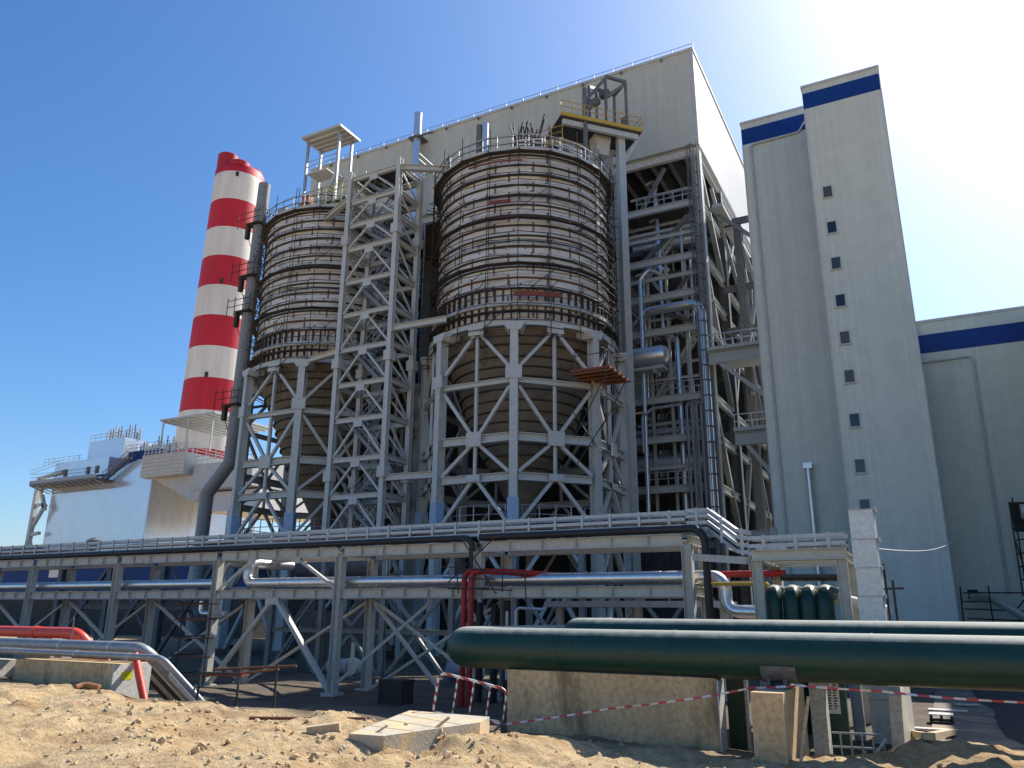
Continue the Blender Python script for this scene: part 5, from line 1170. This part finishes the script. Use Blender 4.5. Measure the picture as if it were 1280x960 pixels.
# dark low plant under the left silo / left end: columns and X frames behind the rack
ls=thing('lower_frame','dark braced steel frame seen under the rack at left','steel frame',(-40,33,0))
xx=[-52,-47,-42,-37.5]
for x in xx: P(ls,'column','steel_dark').hb((x,34,0),(x,34,6.5),.4,.4,.04)
for a,b_ in zip(xx,xx[1:]):
    P(ls,'beam','steel_dark').hb((a,34,6.2),(b_,34,6.2),.3,.4,.04); P(ls,'beam','steel_dark').hb((a,34,3.2),(b_,34,3.2),.3,.3,.04)
    P(ls,'brace','steel_dark').beam((a,34,.2),(b_,34,6),.2,.2); P(ls,'brace','steel_dark').beam((a,34.2,6),(b_,34.2,.2),.2,.2)
for nm,xs_,yy_,ht,lab in (('lower_frame',[-30.5,-27.2,-23.4,-19.6,-16.4,-13.2],31.5,6.8,'pale braced steel frame in the shade behind the middle of the rack'),('lower_frame',[-11.8,-8.8,-5.6],33.5,6.4,'short braced steel frame in the shade behind the right end of the rack')):
    ls=thing(nm,lab,'steel frame',(xs_[0],yy_,0))
    for x in xs_: P(ls,'column','steel_mid').hb((x,yy_,0),(x,yy_,ht),.26,.26,.03); P(ls,'column_head','steel_mid').box((x,yy_-.2,3.9),(.5,.06,.5))
    for a,b_ in zip(xs_,xs_[1:]):
        for z in (ht-.2,4.2,2.1): P(ls,'beam','steel_mid').hb((a+.14,yy_,z),(b_-.14,yy_,z),.18,.22,.03)
        P(ls,'brace','steel_mid').beam((a+.2,yy_,4.0),((a+b_)/2,yy_,2.3),.14,.14); P(ls,'brace','steel_mid').beam((b_-.2,yy_,4.0),((a+b_)/2,yy_,2.3),.14,.14)
        P(ls,'brace','steel_mid').beam(((a+b_)/2,yy_,1.95),(a+.2,yy_,.1),.14,.14); P(ls,'brace','steel_mid').beam(((a+b_)/2,yy_,1.95),(b_-.2,yy_,.1),.14,.14)
wl=thing('dark_backdrop_wall','near-black backdrop wall behind the silo legs, standing in for deep shade','wall',(-40,57,0)); P(wl,'wall_panel','interior_dark').bb((-56,57.5,0),(-46.5,57.9,9.5)); P(wl,'wall_panel','interior_dark').bb((-46.49,57.5,0),(-22.6,57.9,20.5)); P(wl,'wall_panel','interior_dark').bb((-22.59,57.5,0),(-14.5,57.9,8.2))  # near-black panels added as a backdrop, shade put into the colour
for k in range(8): P(wl,'pilaster','steel_dark').bb((-55+k*5,57.3,0),(-54.6+k*5,57.49,9.5))
vt=thing('vessel','dark horizontal vessel behind the rack loop at left','tank',(-26,32,4)); P(vt,'shell','steel_dark',True).tube([(-30,33,5.3),(-24.8,33,5.3),(-24.4,33,5.3)],[.7,.7,.4],20); P(vt,'saddle','steel_dark').bb((-29,32.6,3),(-28.6,33.4,4.7)); P(vt,'saddle','steel_dark').bb((-26,32.6,3),(-25.6,33.4,4.7)); P(vt,'support','steel_dark').bb((-29.4,32.5,0),(-25.2,33.5,2.99))
flush()
# concrete crumbs lying on the spoil
rb=S('rubble','slab_concrete',kind='stuff'); random.seed(21)
for i in range(150):
    px_=random.choice([random.uniform(10,240),random.uniform(420,620),random.uniform(240,640)]); py_=random.uniform(872,955); p=ground_at(px_,py_)
    if p.y<17 and spoil(p.x,p.y)>.5:
        s=random.uniform(.02,.06); M=Matrix.Rotation(random.random()*6,3,'Z')@Matrix.Rotation(random.uniform(-.6,.6),3,'X')
        rock(rb,(p.x,p.y,gz(p.x,p.y)+s*.1),s*.8)
flush()
